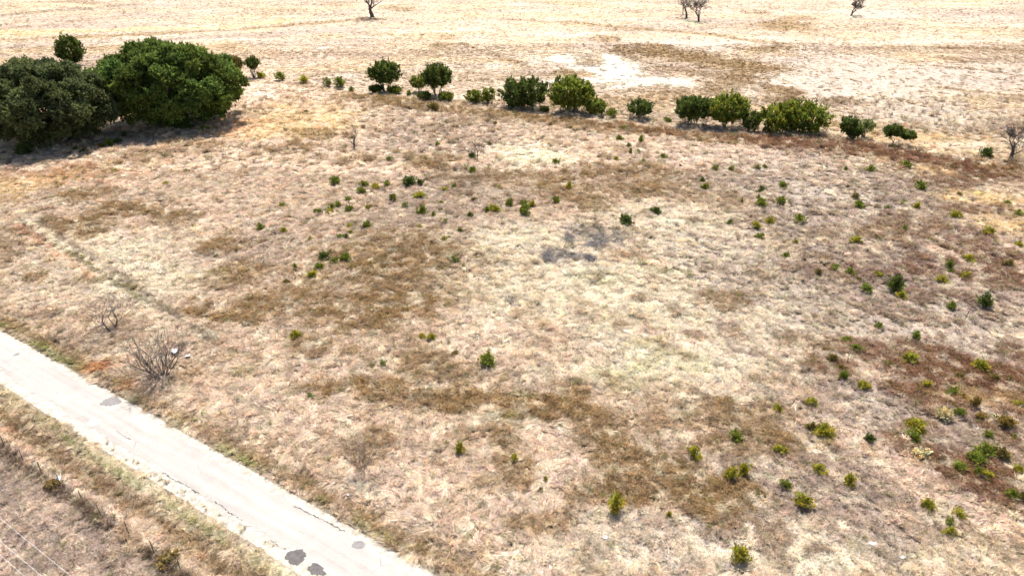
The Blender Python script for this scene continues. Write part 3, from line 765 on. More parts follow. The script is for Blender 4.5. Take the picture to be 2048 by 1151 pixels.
# ------------------------------------------------------------------ cedars of the old fence row
cedar_leaf = {
    'd': foliage_mat('cedar_dark', (.078, .108, .023), .36, .8, .06),
    'g': foliage_mat('cedar_green', (.150, .182, .026), .40, .8, .06),
    'l': foliage_mat('cedar_bright_green', (.155, .185, .028), .38, .8, .06),
    'y': foliage_mat('cedar_yellow_green', (.285, .270, .032), .44, .8, .06),
    'o': foliage_mat('cedar_olive_brown', (.165, .135, .038), .32, .8, .06),
    'p': foliage_mat('cedar_pale', (.210, .235, .075), .36, .8, .06),
    'w': foliage_mat('brown_weed', (.185, .135, .045), .30, .8, .06),
    'b': foliage_mat('golden_weed', (.220, .155, .035), .28, .7, .15),
    'c': foliage_mat('cream_weed', (.520, .450, .230), .30, .7, .15),
}
def cedar_crown(rg, lobes, size, n_sprays, per=20, slim=.30, rag=.10):
    """clumps of upright sprays on the shell of each lobe; lobes: (cx, cy, cz, rx, ry, rz, share)"""
    C, D, T = [], [], []
    tot = sum(l[6] for l in lobes)
    for cx, cy, cz, rx, ry, rz, sh in lobes:
        for k in range(int(n_sprays * sh / tot)):
            d = rg.normal(size=3); d /= np.linalg.norm(d)
            lump = 1 + .16 * math.sin(4.1 * math.atan2(d[1], d[0]) + cx * 3) * math.cos(3 * d[2]) + rag * rg.normal()
            rad = (rg.uniform(.45, 1.0) ** .5) * lump
            o = np.array([cx + d[0] * rx * rad, cy + d[1] * ry * rad, cz + d[2] * rz * rad])
            if o[2] < .1: o[2] = rg.uniform(.08, .5)
            ax = np.array([d[0] * .8, d[1] * .8, .85 + .3 * d[2]]); ax /= np.linalg.norm(ax)
            n = per
            t = rg.random((n, 1))
            C.append(o + ax * size * 2.0 * (t - .4) + rg.normal(size=(n, 3)) * size * .42 * (1.1 - .7 * t))
            D.append(ax + rg.normal(size=(n, 3)) * .55)
            br = rg.uniform(.5, 1.5); hh = rg.normal() * .10
            T.append(np.tile([br * (1 + hh + .05), br, br * (1 - hh)], (n, 1)) * rg.uniform(.75, 1.3, (n, 1)))
    C = np.concatenate(C); D = np.concatenate(D); T = np.concatenate(T)
    Vq, Fq = spray_quads(C, D, size * .95, size * slim, rg)
    return Vq, Fq, np.repeat(T, 4, 0)
def cedar_tree(px, py, wpx, hpx, tone, seed, label, lift=.16, lobes=None, stems=5, wood=None, group='cedars along the old fence row', name='cedar_tree', dens=1.0, stem_h=None):
    rg = np.random.default_rng(seed)
    m, dep = mpp(px, py)
    w = wpx * m
    tall = max((hpx * m - .42 * w * math.sin(dep)) / math.cos(dep), .5 * w)
    c = G(px, py); c = c + np.array([0, .36 * w])          # the photo pixel is the front of the skirt
    root = tag(empty(name, (c[0], c[1], float(hgt(c[0], c[1]))), 0), label, 'tree', group)
    if lobes is None: lobes = [(0, 0, .55 + lift * .4, .5, .46, .45 - lift * .35, 1.0)]
    Ls = [(lx * w, ly * w, lz * tall, rx * w, ry * w, rz * tall, sh) for lx, ly, lz, rx, ry, rz, sh in lobes]
    size = .085 * min(w, tall * 1.2) ** .55 * 1.95
    n = int(250 * dens * max(.6, (w * tall / 30)) ** .62)
    Vq, Fq, T = cedar_crown(rg, Ls, size, n, 22)
    obj_of('crown', np_mesh('crown', Vq, Fq, cedar_leaf[tone], T), root)
    V, F = [], []
    for k in range(stems):
        l = Ls[k % len(Ls)]
        a = rg.random() * 6.283
        b0 = np.array([math.cos(a) * .05 * w, math.sin(a) * .05 * w, -.3])
        e = np.array([l[0] + math.cos(a) * l[3] * .7, l[1] + math.sin(a) * l[4] * .7, l[2] + l[5] * rg.uniform(-.2, .5)])
        pts = limb_to(V, F, b0, e, .035 * tall ** .6 * 1.2, .012 * tall ** .6, rg, 6)
        for j in range(3):
            q = pts[2 + j]
            limb_to(V, F, q, q + rg.normal(size=3) * np.array([l[3], l[4], l[5] * .6]) * .5 + np.array([0, 0, .2 * l[5]]), .016 * tall ** .6, .005, rg, 4, n=3)
    new_mesh_obj('trunk', V, F, wood or bark_cedar, root, smooth=True)
    return root
ROW = 'cedars along the old fence row'
cedar_tree(769, 189, 57, 60, 'd', 31, 'round dark cedar on a visible trunk, leftmost big tree of the fence row', lift=.30, stems=6)
cedar_tree(873, 196, 54, 62, 'd', 32, 'tall dark cedar with forked trunk, second big tree of the fence row', lift=.28, stems=6)
cedar_tree(838, 187, 32, 32, 'g', 33, 'looser small cedar touching the left side of the second row tree', lift=.25, dens=.8)
cedar_tree(1048, 220, 90, 64, 'd', 34, 'broad rounded cedar, third big tree of the fence row', lift=.10, lobes=[(-.18, 0, .48, .34, .34, .42, .5), (.17, 0, .54, .34, .36, .45, .5)], stems=7)
cedar_tree(1143, 232, 82, 72, 'g', 35, 'large globe-shaped cedar with pale stems, fourth big tree of the row', lift=.10, stems=8)
cedar_tree(1193, 233, 38, 34, 'g', 36, 'low bushy cedar at the right foot of the globe-shaped tree', lift=0)
cedar_tree(1282, 241, 47, 38, 'd', 37, 'small flat-topped dark cedar standing alone mid-row', lift=.2)
cedar_tree(1389, 257, 70, 60, 'd', 38, 'dark cedar left of the bright one, its pale trunk showing', lift=.2, stems=7)
cedar_tree(1460, 262, 76, 68, 'l', 39, 'bright yellow-green cedar between two darker ones in the row', lift=.12, stems=7)
cedar_tree(1503, 267, 34, 42, 'd', 40, 'narrow dark cedar touching the right of the bright one', lift=.05)
cedar_tree(1600, 281, 126, 68, 'g', 41, 'widest cedar of the row, a long bright-topped thicket', lift=.12, lobes=[(-.26, 0, .50, .24, .28, .44, .32), (.0, .02, .56, .26, .30, .42, .34), (.25, 0, .50, .25, .28, .45, .34)], stems=12, dens=1.25)
cedar_tree(1703, 288, 44, 50, 'd', 42, 'dark upright cedar, left half of the pair right of the wide thicket', lift=.15, lobes=[(-.12, 0, .62, .34, .34, .34, .7), (.2, 0, .36, .28, .28, .3, .35)])
cedar_tree(1731, 281, 36, 38, 'p', 43, 'thin yellowish half-bare cedar leaning against the dark upright one', lift=.3, dens=.45, wood=bark_pale, stems=8)
cedar_tree(1800, 298, 52, 44, 'd', 44, 'crooked cedar with two separate dark tufts on a white stem', lobes=[(-.24, 0, .74, .31, .29, .24, .62), (.34, 0, .52, .25, .24, .14, .38)], stems=4, wood=bark_white, dens=.9)
cedar_tree(959, 208, 58, 28, 'g', 45, 'low wide hedge-like cedar bush between second and third row trees', lift=0, lobes=[(-.25, 0, .45, .26, .22, .4, .45), (.05, 0, .42, .25, .22, .38, .3), (.33, 0, .55, .18, .2, .48, .3)])
cedar_tree(751, 189, 25, 17, 'd', 46, 'dark low cedar bush at the left foot of the leftmost row tree', lift=0)
cedar_tree(788, 191, 27, 14, 'g', 47, 'low cedar bush at the right foot of the leftmost row tree', lift=0)
cedar_tree(848, 201, 28, 17, 'd', 48, 'dark low cedar bush at the left foot of the second row tree', lift=0)
cedar_tree(892, 202, 26, 20, 'g', 49, 'green low cedar bush at the right foot of the second row tree', lift=0)
cedar_tree(1089, 224, 16, 15, 'd', 50, 'small dark cedar bush between the third and fourth row trees', lift=0)
cedar_tree(1533, 270, 13, 14, 'o', 51, 'small dull bush just left of the wide thicket', lift=0, dens=.5)
cedar_tree(507, 161, 25, 39, 'd', 52, 'small dark cedar on a bare trunk beside the right live oak', lift=.5)
cedar_tree(139, 138, 46, 56, 'd', 53, 'dark olive-green cedar rising behind the left live oak', lift=0, dens=1.3)
cedar_tree(470, 162, 30, 42, 'o', 54, 'olive cedar peeping out behind the right live oak', lift=.2)

# ------------------------------------------------------------------ bare trees
def bare_tree(px, py, wpx, hpx, seed, label, wood=bark_grey, stems=1, levels=5, r0=None, spread=.62, name='bare_tree', first=.35, cat='tree', lean=0.0, twigr=1.0, kids=3, fan=.55):
    rg = np.random.default_rng(seed)
    m, dep = mpp(px, py)
    tall = hpx * m / math.cos(dep); w = wpx * m
    c = G(px, py)
    root = tag(empty(name, (c[0], c[1], float(hgt(c[0], c[1])))), label, cat)
    Vt, Ft, Vb, Fb = [], [], [], []
    r0 = r0 or .028 * tall
    sq = (w * .5) / (tall * .62)
    def grow(p, d, L, r, lev, V, F):
        pts = [p]; rad = [r]
        n = 4 if lev < 4 else 2
        q = p.copy(); dd = d.copy()
        for i in range(n):
            dd = dd + rg.normal(size=3) * .13 + np.array([0, 0, .05]); dd /= np.linalg.norm(dd)
            q = q + dd * L / n; pts.append(q.copy()); rad.append(max(r * (1 - .42 * (i + 1) / n), .006 * twigr))
        tube(V, F, pts, rad, 6 if lev < 2 else (4 if lev < 3 else 3))
        if lev >= levels: return
        for k in range(kids if lev else kids + 1):
            i = rg.integers(n // 2, n + 1) if k else n
            a = rg.random() * 6.283
            side = np.array([math.cos(a) * sq, math.sin(a) * sq, rg.uniform(-.15, .55)])
            nd_ = dd * (.75 if k == 0 else .45) + side * spread * 1.1
            nd_ /= np.linalg.norm(nd_)
            grow(pts[i], nd_, L * rg.uniform(.58, .82), rad[i] * (.8 if k == 0 else .62), lev + 1, Vb, Fb)
    for s in range(stems):
        a = 6.283 * s / stems + rg.random()
        if stems == 1: d = np.array([lean, 0, 1.0])
        else: d = np.array([math.cos(a) * sq * fan, math.sin(a) * sq * fan, 1.0]) + rg.normal(size=3) * .10
        d /= np.linalg.norm(d)
        o = np.array([math.cos(a), math.sin(a), 0]) * (.0 if stems < 3 else .012 * w)
        grow(o + np.array([0, 0, -.15]), d, tall * first * rg.uniform(.9, 1.1), r0 * (1 if stems == 1 else .6), 0, Vt, Ft)
    # scale the whole to the height wanted
    allz = max([v[2] for v in Vb] + [v[2] for v in Vt]); k = tall / allz
    xs = np.array([v[0] for v in Vb]); kx = w / max(np.percentile(xs, 98) - np.percentile(xs, 2), .1)
    kx = min(max(kx, .75 * k), 1.35 * k)
    S = np.array([kx, kx, k])
    new_mesh_obj('trunk', [v * S for v in Vt], Ft, wood, root, smooth=True)
    new_mesh_obj('branches', [v * S for v in Vb], Fb, wood, root)
    return root
bare_tree(745, 37, 66, 66, 61, 'large bare tree cut by the top edge of the picture', first=.22, levels=6, r0=.45, twigr=3.4)
bare_tree(1373, 35, 48, 62, 62, 'bare tree at the top edge, left one of the close pair', first=.30, levels=6, twigr=3.4)
bare_tree(1398, 43, 44, 46, 63, 'bare spreading tree at the top edge, right one of the close pair', first=.24, levels=6, twigr=3.4)
bare_tree(1366, 29, 12, 34, 64, 'thin bare stem just left of the close pair of bare trees', levels=3, first=.5, twigr=4)
bare_tree(1702, 30, 30, 32, 65, 'small grey bare tree at the top right', levels=6, first=.22, twigr=4)
bare_tree(2019, 320, 66, 76, 66, 'grey bare tree at the right end of the fence row', levels=6, first=.22, lean=.12, twigr=2.6)
bare_tree(709, 299, 38, 50, 67, 'slim single-stemmed bare sapling on straw grass', levels=4, first=.38, spread=.75, twigr=2)
bare_tree(952, 317, 38, 52, 68, 'thin bare sapling with a dark shrub at its foot', levels=4, first=.30, wood=bark_grey, stems=2, twigr=2)
bare_tree(224, 669, 76, 72, 69, 'small bare mesquite with forked dark trunk near the road', levels=5, stems=2, first=.30, twigr=1.0, spread=.72, fan=.28)
bare_tree(326, 755, 112, 96, 70, 'many-stemmed bare bush fanning out beside the road', levels=2, stems=20, first=.62, spread=.34, wood=bark_grey, name='bare_bush', cat='bush', r0=.09, twigr=1.5, fan=.85, kids=4)
bare_tree(727, 946, 78, 74, 71, 'wispy leafless bush in matted grass above the road', levels=3, stems=12, first=.5, spread=.4, wood=bark_pale, fan=.8, name='bare_bush', cat='bush', r0=.05, twigr=1.0)
bare_tree(1254, 357, 26, 26, 72, 'little wispy bare shrub left of centre in brown weeds', levels=3, stems=4, first=.4, wood=bark_pale, name='bare_bush', cat='bush', twigr=.8)
bare_tree(1022, 614, 22, 24, 73, 'tiny twisted grey dead shrub on pale grass at picture centre', levels=3, stems=5, first=.4, wood=wood_dead, name='dead_shrub', cat='bush')
bare_tree(1694, 725, 10, 24, 74, 'thin dark dead stalk in the red-brown weeds at right', levels=2, first=.5, name='dead_stalk', cat='stalk')
bare_tree(200, 322, 8, 12, 75, 'tiny reddish dead stalk below the live oaks', levels=2, first=.5, name='dead_stalk', cat='stalk')
bare_tree(763, 575, 10, 22, 76, 'thin pale stalk left of the brown drift at centre', levels=2, first=.5, name='dead_stalk', cat='stalk', wood=bark_pale)
bare_tree(860, 585, 14, 26, 77, 'thin pale stalk right of the brown drift at centre', levels=2, first=.5, name='dead_stalk', cat='stalk', wood=bark_pale)

# ------------------------------------------------------------------ young cedars scattered in the field
def young_mesh(seed, tone, tallness):
    rg = np.random.default_rng(seed)
    lob = [(0, 0, .42, .36, .36, .40, 1.0)]
    for k in range(4):
        a = rg.random() * 6.283; lob.append((math.cos(a) * .22, math.sin(a) * .22, rg.uniform(.3, .6), .25, .25, .32, .35))
    for k in range(3):
        a = rg.random() * 6.283; q = rg.uniform(.05, .3); lob.append((math.cos(a) * q, math.sin(a) * q, rg.uniform(.62, .86), .09, .09, .20, .16))
    Vq, Fq, T = cedar_crown(rg, lob, .17, 62, 15, .22, .20)
    Vq[:, 2] = np.maximum(Vq[:, 2], .0)
    z = Vq[:, 2]; taper = 1 - tallness * np.clip(z - .3, 0, 1) * .8
    Vq[:, 0] *= taper; Vq[:, 1] *= taper
    r = np.percentile(np.hypot(Vq[:, 0], Vq[:, 1]), 94); Vq[:, :2] *= .5 / r
    Vq[:, 2] *= 1 / np.percentile(Vq[:, 2], 99)
    fol = np_mesh('young_cedar_foliage', Vq, Fq, cedar_leaf[tone], T)
    V, F = [], []
    for k in range(4):
        a = rg.random() * 6.283; e = np.array([math.cos(a) * .2, math.sin(a) * .2, .6])
        limb_to(V, F, (0, 0, -.08), e, .03, .01, rg, 5, n=3)
    st = bpy.data.meshes.new('young_cedar_stem'); st.from_pydata([tuple(q) for q in V], [], F); st.materials.append(bark_cedar); st.update()
    return fol, st
YOUNG = {t: [young_mesh(900 + 17 * i + ord(t), t, .1 + .3 * (i % 3)) for i in range(7 if t in 'gy' else 4)] for t in 'dgyopbc'}
SHRUBS = [
(611.5, 231.3, 11.1, 7.8, 'o', "small olive-brown cedar seedling above left of the lone bare sapling"),
(892.8, 244.6, 5.6, 9.7, 'g', "tiny green cedar seedling, second above left of the bare sapling with a dark shrub"),
(927.5, 239.6, 6.9, 8.3, 'g', "tiny green cedar seedling, second above the bare sapling with a dark shrub"),
(951.2, 238.5, 4.2, 6.1, 'g', "tiny green cedar seedling, nearest above the bare sapling with a dark shrub"),
(990.6, 248.8, 8.3, 7.8, 'o', "tiny olive-brown cedar seedling, third above right of the bare sapling with a dark shrub"),
(906.7, 255.7, 6.9, 8.3, 'o', "tiny olive-brown cedar seedling, nearest above left of the bare sapling with a dark shrub"),
(848.3, 264.1, 6.9, 6.9, 'g', "tiny green cedar seedling, second left of the bare sapling with a dark shrub"),
(873.9, 290.5, 9.7, 11.1, 'g', "small green cedar seedling, nearest left of the bare sapling with a dark shrub"),
(979, 286.3, 8.3, 9.7, 'p', "tiny pale green cedar seedling, nearest above right of the bare sapling with a dark shrub"),
(999.8, 280.2, 6.9, 6.1, 'o', "tiny olive-brown cedar seedling, second above right of the bare sapling with a dark shrub"),
(756.6, 255.7, 6.9, 6.9, 'o', "tiny olive-brown cedar seedling above right of the lone bare sapling"),
(863.6, 219.6, 19.5, 16.7, 'o', "medium olive-brown cedar shrub, second below right of the leftmost big tree of the row"),
(819.1, 191.8, 8.3, 11.1, 'g', "small green cedar seedling, nearest below right of the leftmost big tree of the row"),
(520.3, 161.8, 16.7, 12.5, 'y', "medium yellow-green cedar shrub, sixth left of the leftmost big tree of the row"),
(559.8, 166.8, 16.7, 17.2, 'g', "medium green cedar shrub, fifth left of the leftmost big tree of the row"),
(606.5, 170.1, 22.2, 13.3, 'y', "medium yellow-green cedar shrub, fourth left of the leftmost big tree of the row"),
(652.4, 174.6, 16.7, 18.1, 'p', "medium pale green cedar shrub, third left of the leftmost big tree of the row"),
(676, 176.2, 25, 10.6, 'g', "large green cedar shrub, second left of the leftmost big tree of the row"),
(701.6, 182.1, 9.7, 12.5, 'p', "small pale green cedar sapling, nearest left of the leftmost big tree of the row"),
(1142.1, 258.5, 8.3, 8.3, 'g', "tiny green cedar seedling below the fourth big tree of the row"),
(1248.3, 259.9, 12.5, 11.1, 'g', "small green cedar shrub, fourth above left of the lower cedar of the upper-right seedlings"),
(1213.8, 280.7, 6.9, 9.7, 'y', "tiny yellow-green cedar seedling, fifth above left of the lower cedar of the upper-right seedlings"),
(1239.7, 281.3, 15.3, 9.7, 'g', "small green cedar shrub, third above left of the lower cedar of the upper-right seedlings"),
(1284.4, 270.2, 5.6, 5, 'd', "tiny dark green cedar seedling, second above the lower cedar of the upper-right seedlings"),
(1283.3, 285.7, 12.5, 13.9, 'g', "small green cedar sapling, nearest above the lower cedar of the upper-right seedlings"),
(1258, 296.9, 9.7, 12.5, 'g', "small green cedar sapling, second above left of the lower cedar of the upper-right seedlings"),
(1260.3, 308.5, 6.9, 12.5, 'g', "small green cedar sapling, nearest left of the lower cedar of the upper-right seedlings"),
(1276.4, 308.5, 9.7, 11.1, 'g', "small green cedar seedling, nearest above left of the lower cedar of the upper-right seedlings"),
(1233.3, 321, 11.1, 9.7, 'y', "small yellow-green cedar seedling, third left of the lower cedar of the upper-right seedlings"),
(1327.5, 319.1, 13.9, 13.3, 'g', "small green cedar shrub, nearest right of the lower cedar of the upper-right seedlings"),
(1101.8, 251.6, 8.3, 9.7, 'o', "tiny olive-brown cedar seedling below left of the fourth big tree of the row"),
(1335.3, 282.1, 4.2, 5.6, 'o', "tiny olive-brown cedar seedling, nearest above right of the lower cedar of the upper-right seedlings"),
(1335.3, 246, 13.9, 11.1, 'g', "small green cedar shrub, second above right of the lower cedar of the upper-right seedlings"),
(1223.6, 236.8, 23.6, 21.7, 'g', "medium green cedar shrub right of the fourth big tree of the row"),
(229.3, 349.5, 11.1, 6.9, 'y', "small yellow-green cedar seedling below the live oaks"),
(329.4, 374.5, 11.1, 9.7, 'y', "small yellow-green cedar seedling, nearest below right of the live oaks"),
(372.5, 350, 11.1, 8.3, 'p', "small pale green cedar seedling, second below right of the live oaks"),
(430.8, 518.2, 13.9, 9.7, 'd', "small dark green cedar shrub, third left of the dense left-centre cedar clump"),
(666.8, 374.5, 20.8, 19.5, 'g', "green cedar shrub, leftmost of the upper row left of centre"),
(727.4, 376.4, 13.9, 15.3, 'g', "small green cedar shrub, second right of the first cedar of the upper-left cluster"),
(721.3, 389.5, 18.1, 16.7, 'g', "medium green cedar shrub, nearest right of the first cedar of the upper-left cluster"),
(748.8, 379.2, 16.7, 13.9, 'y', "medium yellow-green cedar shrub, second left of the wide dark cedar at upper centre"),
(773.8, 375, 13.9, 16.7, 'g', "medium green cedar sapling, nearest left of the wide dark cedar at upper centre"),
(819.1, 372.8, 26.4, 19.5, 'd', "wide dark green cedar of two touching at upper centre"),
(838, 370, 12.5, 13.9, 'd', "small dark green cedar sapling, nearest right of the wide dark cedar at upper centre"),
(786.6, 403.4, 12.5, 16.7, 'g', "medium green cedar sapling below left of the wide dark cedar at upper centre"),
(840, 397.3, 20.8, 15.3, 'y', "medium yellow-green cedar shrub below right of the wide dark cedar at upper centre"),
(826.9, 391.7, 6.9, 8.3, 'p', "tiny pale green cedar seedling below the wide dark cedar at upper centre"),
(694.1, 405.1, 12.5, 13.9, 'g', "small green cedar sapling below right of the first cedar of the upper-left cluster"),
(674.6, 416.7, 13.9, 16.7, 'g', "medium green cedar sapling, nearest below the first cedar of the upper-left cluster"),
(661.5, 420.9, 13.9, 15.3, 'g', "small green cedar shrub, second below the first cedar of the upper-left cluster"),
(657.9, 429.8, 16.7, 13.9, 'y', "medium yellow-green cedar shrub, third below the first cedar of the upper-left cluster"),
(634.3, 430.6, 15.3, 13.9, 'g', "small green cedar shrub, nearest below left of the first cedar of the upper-left cluster"),
(698.2, 424.5, 16.7, 15.3, 'g', "medium green cedar shrub above left of the upright green cedar left of centre"),
(734.4, 419.5, 9.7, 12.5, 'y', "small yellow-green cedar sapling, nearest above the upright green cedar left of centre"),
(748.3, 407, 6.9, 5.6, 'p', "tiny pale green cedar seedling, second above the upright green cedar left of centre"),
(810, 415.4, 13.9, 13.9, 'p', "small pale green cedar shrub left of the plump green upper-centre cedar"),
(844.2, 430.6, 20.8, 22.2, 'g', "plump green cedar shrub, largest of the loose upper-centre group"),
(880.3, 409, 12.5, 9.7, 'g', "small green cedar shrub, third right of the plump green upper-centre cedar"),
(867.8, 435.4, 9.7, 12.5, 'g', "small green cedar sapling, nearest right of the plump green upper-centre cedar"),
(880.3, 423.7, 11.1, 9.7, 'o', "small olive-brown cedar seedling, second right of the plump green upper-centre cedar"),
(758, 425.1, 6.9, 6.9, 'y', "tiny yellow-green cedar seedling above right of the upright green cedar left of centre"),
(889.5, 382.8, 13.9, 12.5, 'y', "small yellow-green cedar shrub, second right of the wide dark cedar at upper centre"),
(906.7, 376.4, 9.7, 12.5, 'p', "small pale green cedar sapling, third right of the wide dark cedar at upper centre"),
(998.4, 377.8, 8.3, 9.7, 'y', "tiny yellow-green cedar seedling, second above left of the three-lobed centre cedar"),
(947, 404.2, 13.9, 9.7, 'o', "small olive-brown cedar shrub, third left of the three-lobed centre cedar"),
(987.9, 430.6, 20.8, 22.2, 'y', "medium yellow-green cedar shrub, nearest left of the three-lobed centre cedar"),
(974.8, 429.3, 11.1, 13.9, 'g', "small green cedar sapling, second left of the three-lobed centre cedar"),
(1019.3, 418.1, 13.9, 22.2, 'g', "medium green cedar sapling, nearest above left of the three-lobed centre cedar"),
(941.4, 439, 9.7, 13.9, 'd', "small dark green cedar sapling, fourth right of the plump green upper-centre cedar"),
(563.4, 417.3, 12.5, 12.5, 'g', "small green cedar shrub, second below left of the first cedar of the upper-left cluster"),
(520.3, 460.7, 13.9, 18.1, 'g', "medium green cedar sapling, third above left of the dense left-centre cedar clump"),
(565.6, 466.8, 13.9, 15.3, 'y', "small yellow-green cedar shrub, second above left of the dense left-centre cedar clump"),
(619.8, 479.3, 8.3, 11.1, 'y', "small yellow-green cedar seedling, nearest above left of the dense left-centre cedar clump"),
(696.8, 456.2, 13.9, 12.5, 'y', "small yellow-green cedar shrub left of the upright green cedar left of centre"),
(733.5, 456.2, 15.3, 18.1, 'g', "upright green cedar sapling alone above the dense left-centre clump"),
(678.8, 479.3, 13.9, 11.1, 'g', "small green cedar shrub, second above the dense left-centre cedar clump"),
(691.3, 480.7, 12.5, 12.5, 'd', "small dark green cedar shrub, second below left of the upright green cedar left of centre"),
(701, 470.9, 13.9, 12.5, 'g', "small green cedar shrub, nearest below left of the upright green cedar left of centre"),
(839.4, 458.4, 11.1, 12.5, 'y', "small yellow-green cedar sapling below the plump green upper-centre cedar"),
(890.6, 451.5, 9.7, 13.9, 'p', "small pale green cedar sapling below right of the plump green upper-centre cedar"),
(919.8, 468.2, 9.7, 9.7, 'g', "tiny green cedar seedling, second above the pale wispy cedar above centre"),
(888.6, 489, 13.9, 15.3, 'y', "small yellow-green cedar shrub, nearest above left of the pale wispy cedar above centre"),
(898.4, 483.5, 6.9, 8.3, 'g', "tiny green cedar seedling, nearest above the pale wispy cedar above centre"),
(863.6, 491.8, 6.9, 9.7, 'd', "tiny dark green cedar seedling, second above left of the pale wispy cedar above centre"),
(649.6, 524.6, 23.6, 17.2, 'd', "medium dark green cedar shrub, nearest left of the dense left-centre cedar clump"),
(662.1, 509, 15.3, 12.5, 'g', "small green cedar shrub, nearest above the dense left-centre cedar clump"),
(669, 534.9, 18.1, 16.7, 'g', "lower green cedar in the dense left-centre clump"),
(691.3, 530.7, 19.5, 26.4, 'g', "large green cedar sapling right of the dense left-centre cedar clump"),
(637.1, 545.2, 19.5, 15.3, 'g', "medium green cedar shrub, nearest below left of the dense left-centre cedar clump"),
(624.6, 561.3, 18.1, 18.1, 'y', "medium yellow-green cedar shrub, second below left of the dense left-centre cedar clump"),
(591.2, 542.4, 6.9, 15.3, 'g', "small green cedar sapling, second left of the dense left-centre cedar clump"),
(571.8, 571, 11.1, 12.5, 'o', "small olive-brown cedar sapling, third below left of the dense left-centre cedar clump"),
(909.5, 533.5, 16.7, 20.8, 'p', "pale wispy cedar sapling alone above the picture centre"),
(954, 522.4, 5.6, 8.3, 'y', "tiny yellow-green cedar seedling right of the pale wispy cedar above centre"),
(944.2, 347.3, 13.9, 16.7, 'g', "medium green cedar sapling below the bare sapling with a dark shrub"),
(941.4, 317.2, 15.3, 13.9, 'd', "dark low cedar shrub at the foot of the thin bare sapling"),
(778.8, 323.6, 13.9, 13.9, 'p', "small pale green cedar shrub above left of the wide dark cedar at upper centre"),
(843.6, 329.2, 6.9, 6.9, 'd', "tiny dark green cedar seedling above right of the wide dark cedar at upper centre"),
(1111.6, 329.2, 15.3, 11.1, 'g', "small green cedar shrub right of the pale green circle"),
(1138, 384.8, 15.3, 20.8, 'y', "upright yellow-green cedar sapling alone above and left of the brush heap"),
(1111.6, 416.7, 15.3, 19.5, 'g', "medium green cedar sapling below left of the upright yellow cedar above the brush heap"),
(1050.4, 437.6, 22.2, 25, 'g', "front and largest lobe of the three-lobed centre cedars, deep green"),
(1047.6, 415.4, 16.7, 12.5, 'g', "medium green cedar shrub above the three-lobed centre cedar"),
(1064.3, 419.5, 13.9, 16.7, 'y', "medium yellow-green cedar sapling above right of the three-lobed centre cedar"),
(1254.7, 458.4, 29.2, 26.4, 'd', "dense dark green cedar shrub just above the grey heap of dead brush"),
(1313.6, 434.8, 20.8, 19.5, 'd', "compact dark cedar shrub right of and above the one by the grey brush"),
(1285.3, 330.6, 11.1, 13.9, 'g', "small green cedar sapling below the lower cedar of the upper-right seedlings"),
(1260.3, 322.2, 5.6, 6.9, 'g', "tiny green cedar seedling, second left of the lower cedar of the upper-right seedlings"),
(1360.3, 334.7, 5.6, 6.9, 'o', "tiny olive-brown cedar seedling, second right of the lower cedar of the upper-right seedlings"),
(1431.2, 346.7, 13.9, 12.5, 'g', "small green cedar shrub, fourth above left of the bushy cedar pair in mid-right"),
(1464.6, 345.9, 11.1, 13.9, 'g', "small green cedar sapling, second above left of the bushy cedar pair in mid-right"),
(1449.3, 357, 8.3, 6.9, 'o', "tiny olive-brown cedar seedling, third above left of the bushy cedar pair in mid-right"),
(1516, 343.1, 11.1, 12.5, 'p', "small pale green cedar sapling, third above the bushy cedar pair in mid-right"),
(1529.9, 339.7, 9.7, 9.7, 'g', "tiny green cedar seedling, fourth above the bushy cedar pair in mid-right"),
(1404.2, 366.7, 12.5, 12.5, 'd', "small dark green cedar shrub, third left of the bushy cedar pair in mid-right"),
(1410.4, 380.6, 13.9, 16.7, 'g', "medium green cedar sapling, second left of the bushy cedar pair in mid-right"),
(1488.7, 380.6, 5, 8.3, 'd', "tiny dark green cedar seedling, nearest above left of the bushy cedar pair in mid-right"),
(1525.7, 387.6, 16.7, 16.7, 'd', "medium dark green cedar shrub, second above the bushy cedar pair in mid-right"),
(1523.8, 418.1, 23.6, 23.6, 'g', "bushy green cedar with a small one at its shoulder, mid-right"),
(1517.4, 398.7, 8.3, 9.7, 'g', "tiny green cedar seedling, nearest above the bushy cedar pair in mid-right"),
(1483.2, 408.4, 5.6, 15.3, 'p', "small pale green cedar sapling, nearest left of the bushy cedar pair in mid-right"),
(1460.4, 450.1, 9.7, 15.3, 'g', "small green cedar sapling below left of the bushy cedar pair in mid-right"),
(1513.8, 457, 18.1, 15.3, 'y', "medium yellow-green cedar shrub, nearest below the bushy cedar pair in mid-right"),
(1521.5, 479.3, 18.1, 16.7, 'g', "medium green cedar shrub, second below the bushy cedar pair in mid-right"),
(1565.2, 377.8, 16.7, 15.3, 'g', "medium green cedar shrub above right of the bushy cedar pair in mid-right"),
(1563.2, 414, 15.3, 22.2, 'g', "medium green cedar sapling right of the bushy cedar pair in mid-right"),
(1602.7, 445.9, 25, 20.8, 'g', "round green cedar shrub alone on mauve grass right of centre"),
(1542.1, 450.1, 16.7, 19.5, 'y', "medium yellow-green cedar sapling below right of the bushy cedar pair in mid-right"),
(1591.6, 487.6, 9.7, 12.5, 'y', "small yellow-green cedar sapling, nearest below the round right-centre cedar"),
(1572.1, 518.2, 15.3, 16.7, 'g', "medium green cedar shrub below left of the round right-centre cedar"),
(1608.3, 522.4, 6.9, 9.7, 'o', "tiny olive-brown cedar seedling, second below the round right-centre cedar"),
(1715.3, 489, 20.8, 15.3, 'y', "medium yellow-green cedar shrub, second below the white bare spot"),
(1754.2, 478.7, 11.1, 11.1, 'o', "small olive-brown cedar seedling, nearest below the white bare spot"),
(1808.4, 466.8, 13.9, 16.7, 'g', "medium green cedar sapling, third below right of the white bare spot"),
(1720.8, 419.5, 22.2, 18.1, 'g', "medium green cedar shrub below left of the white bare spot"),
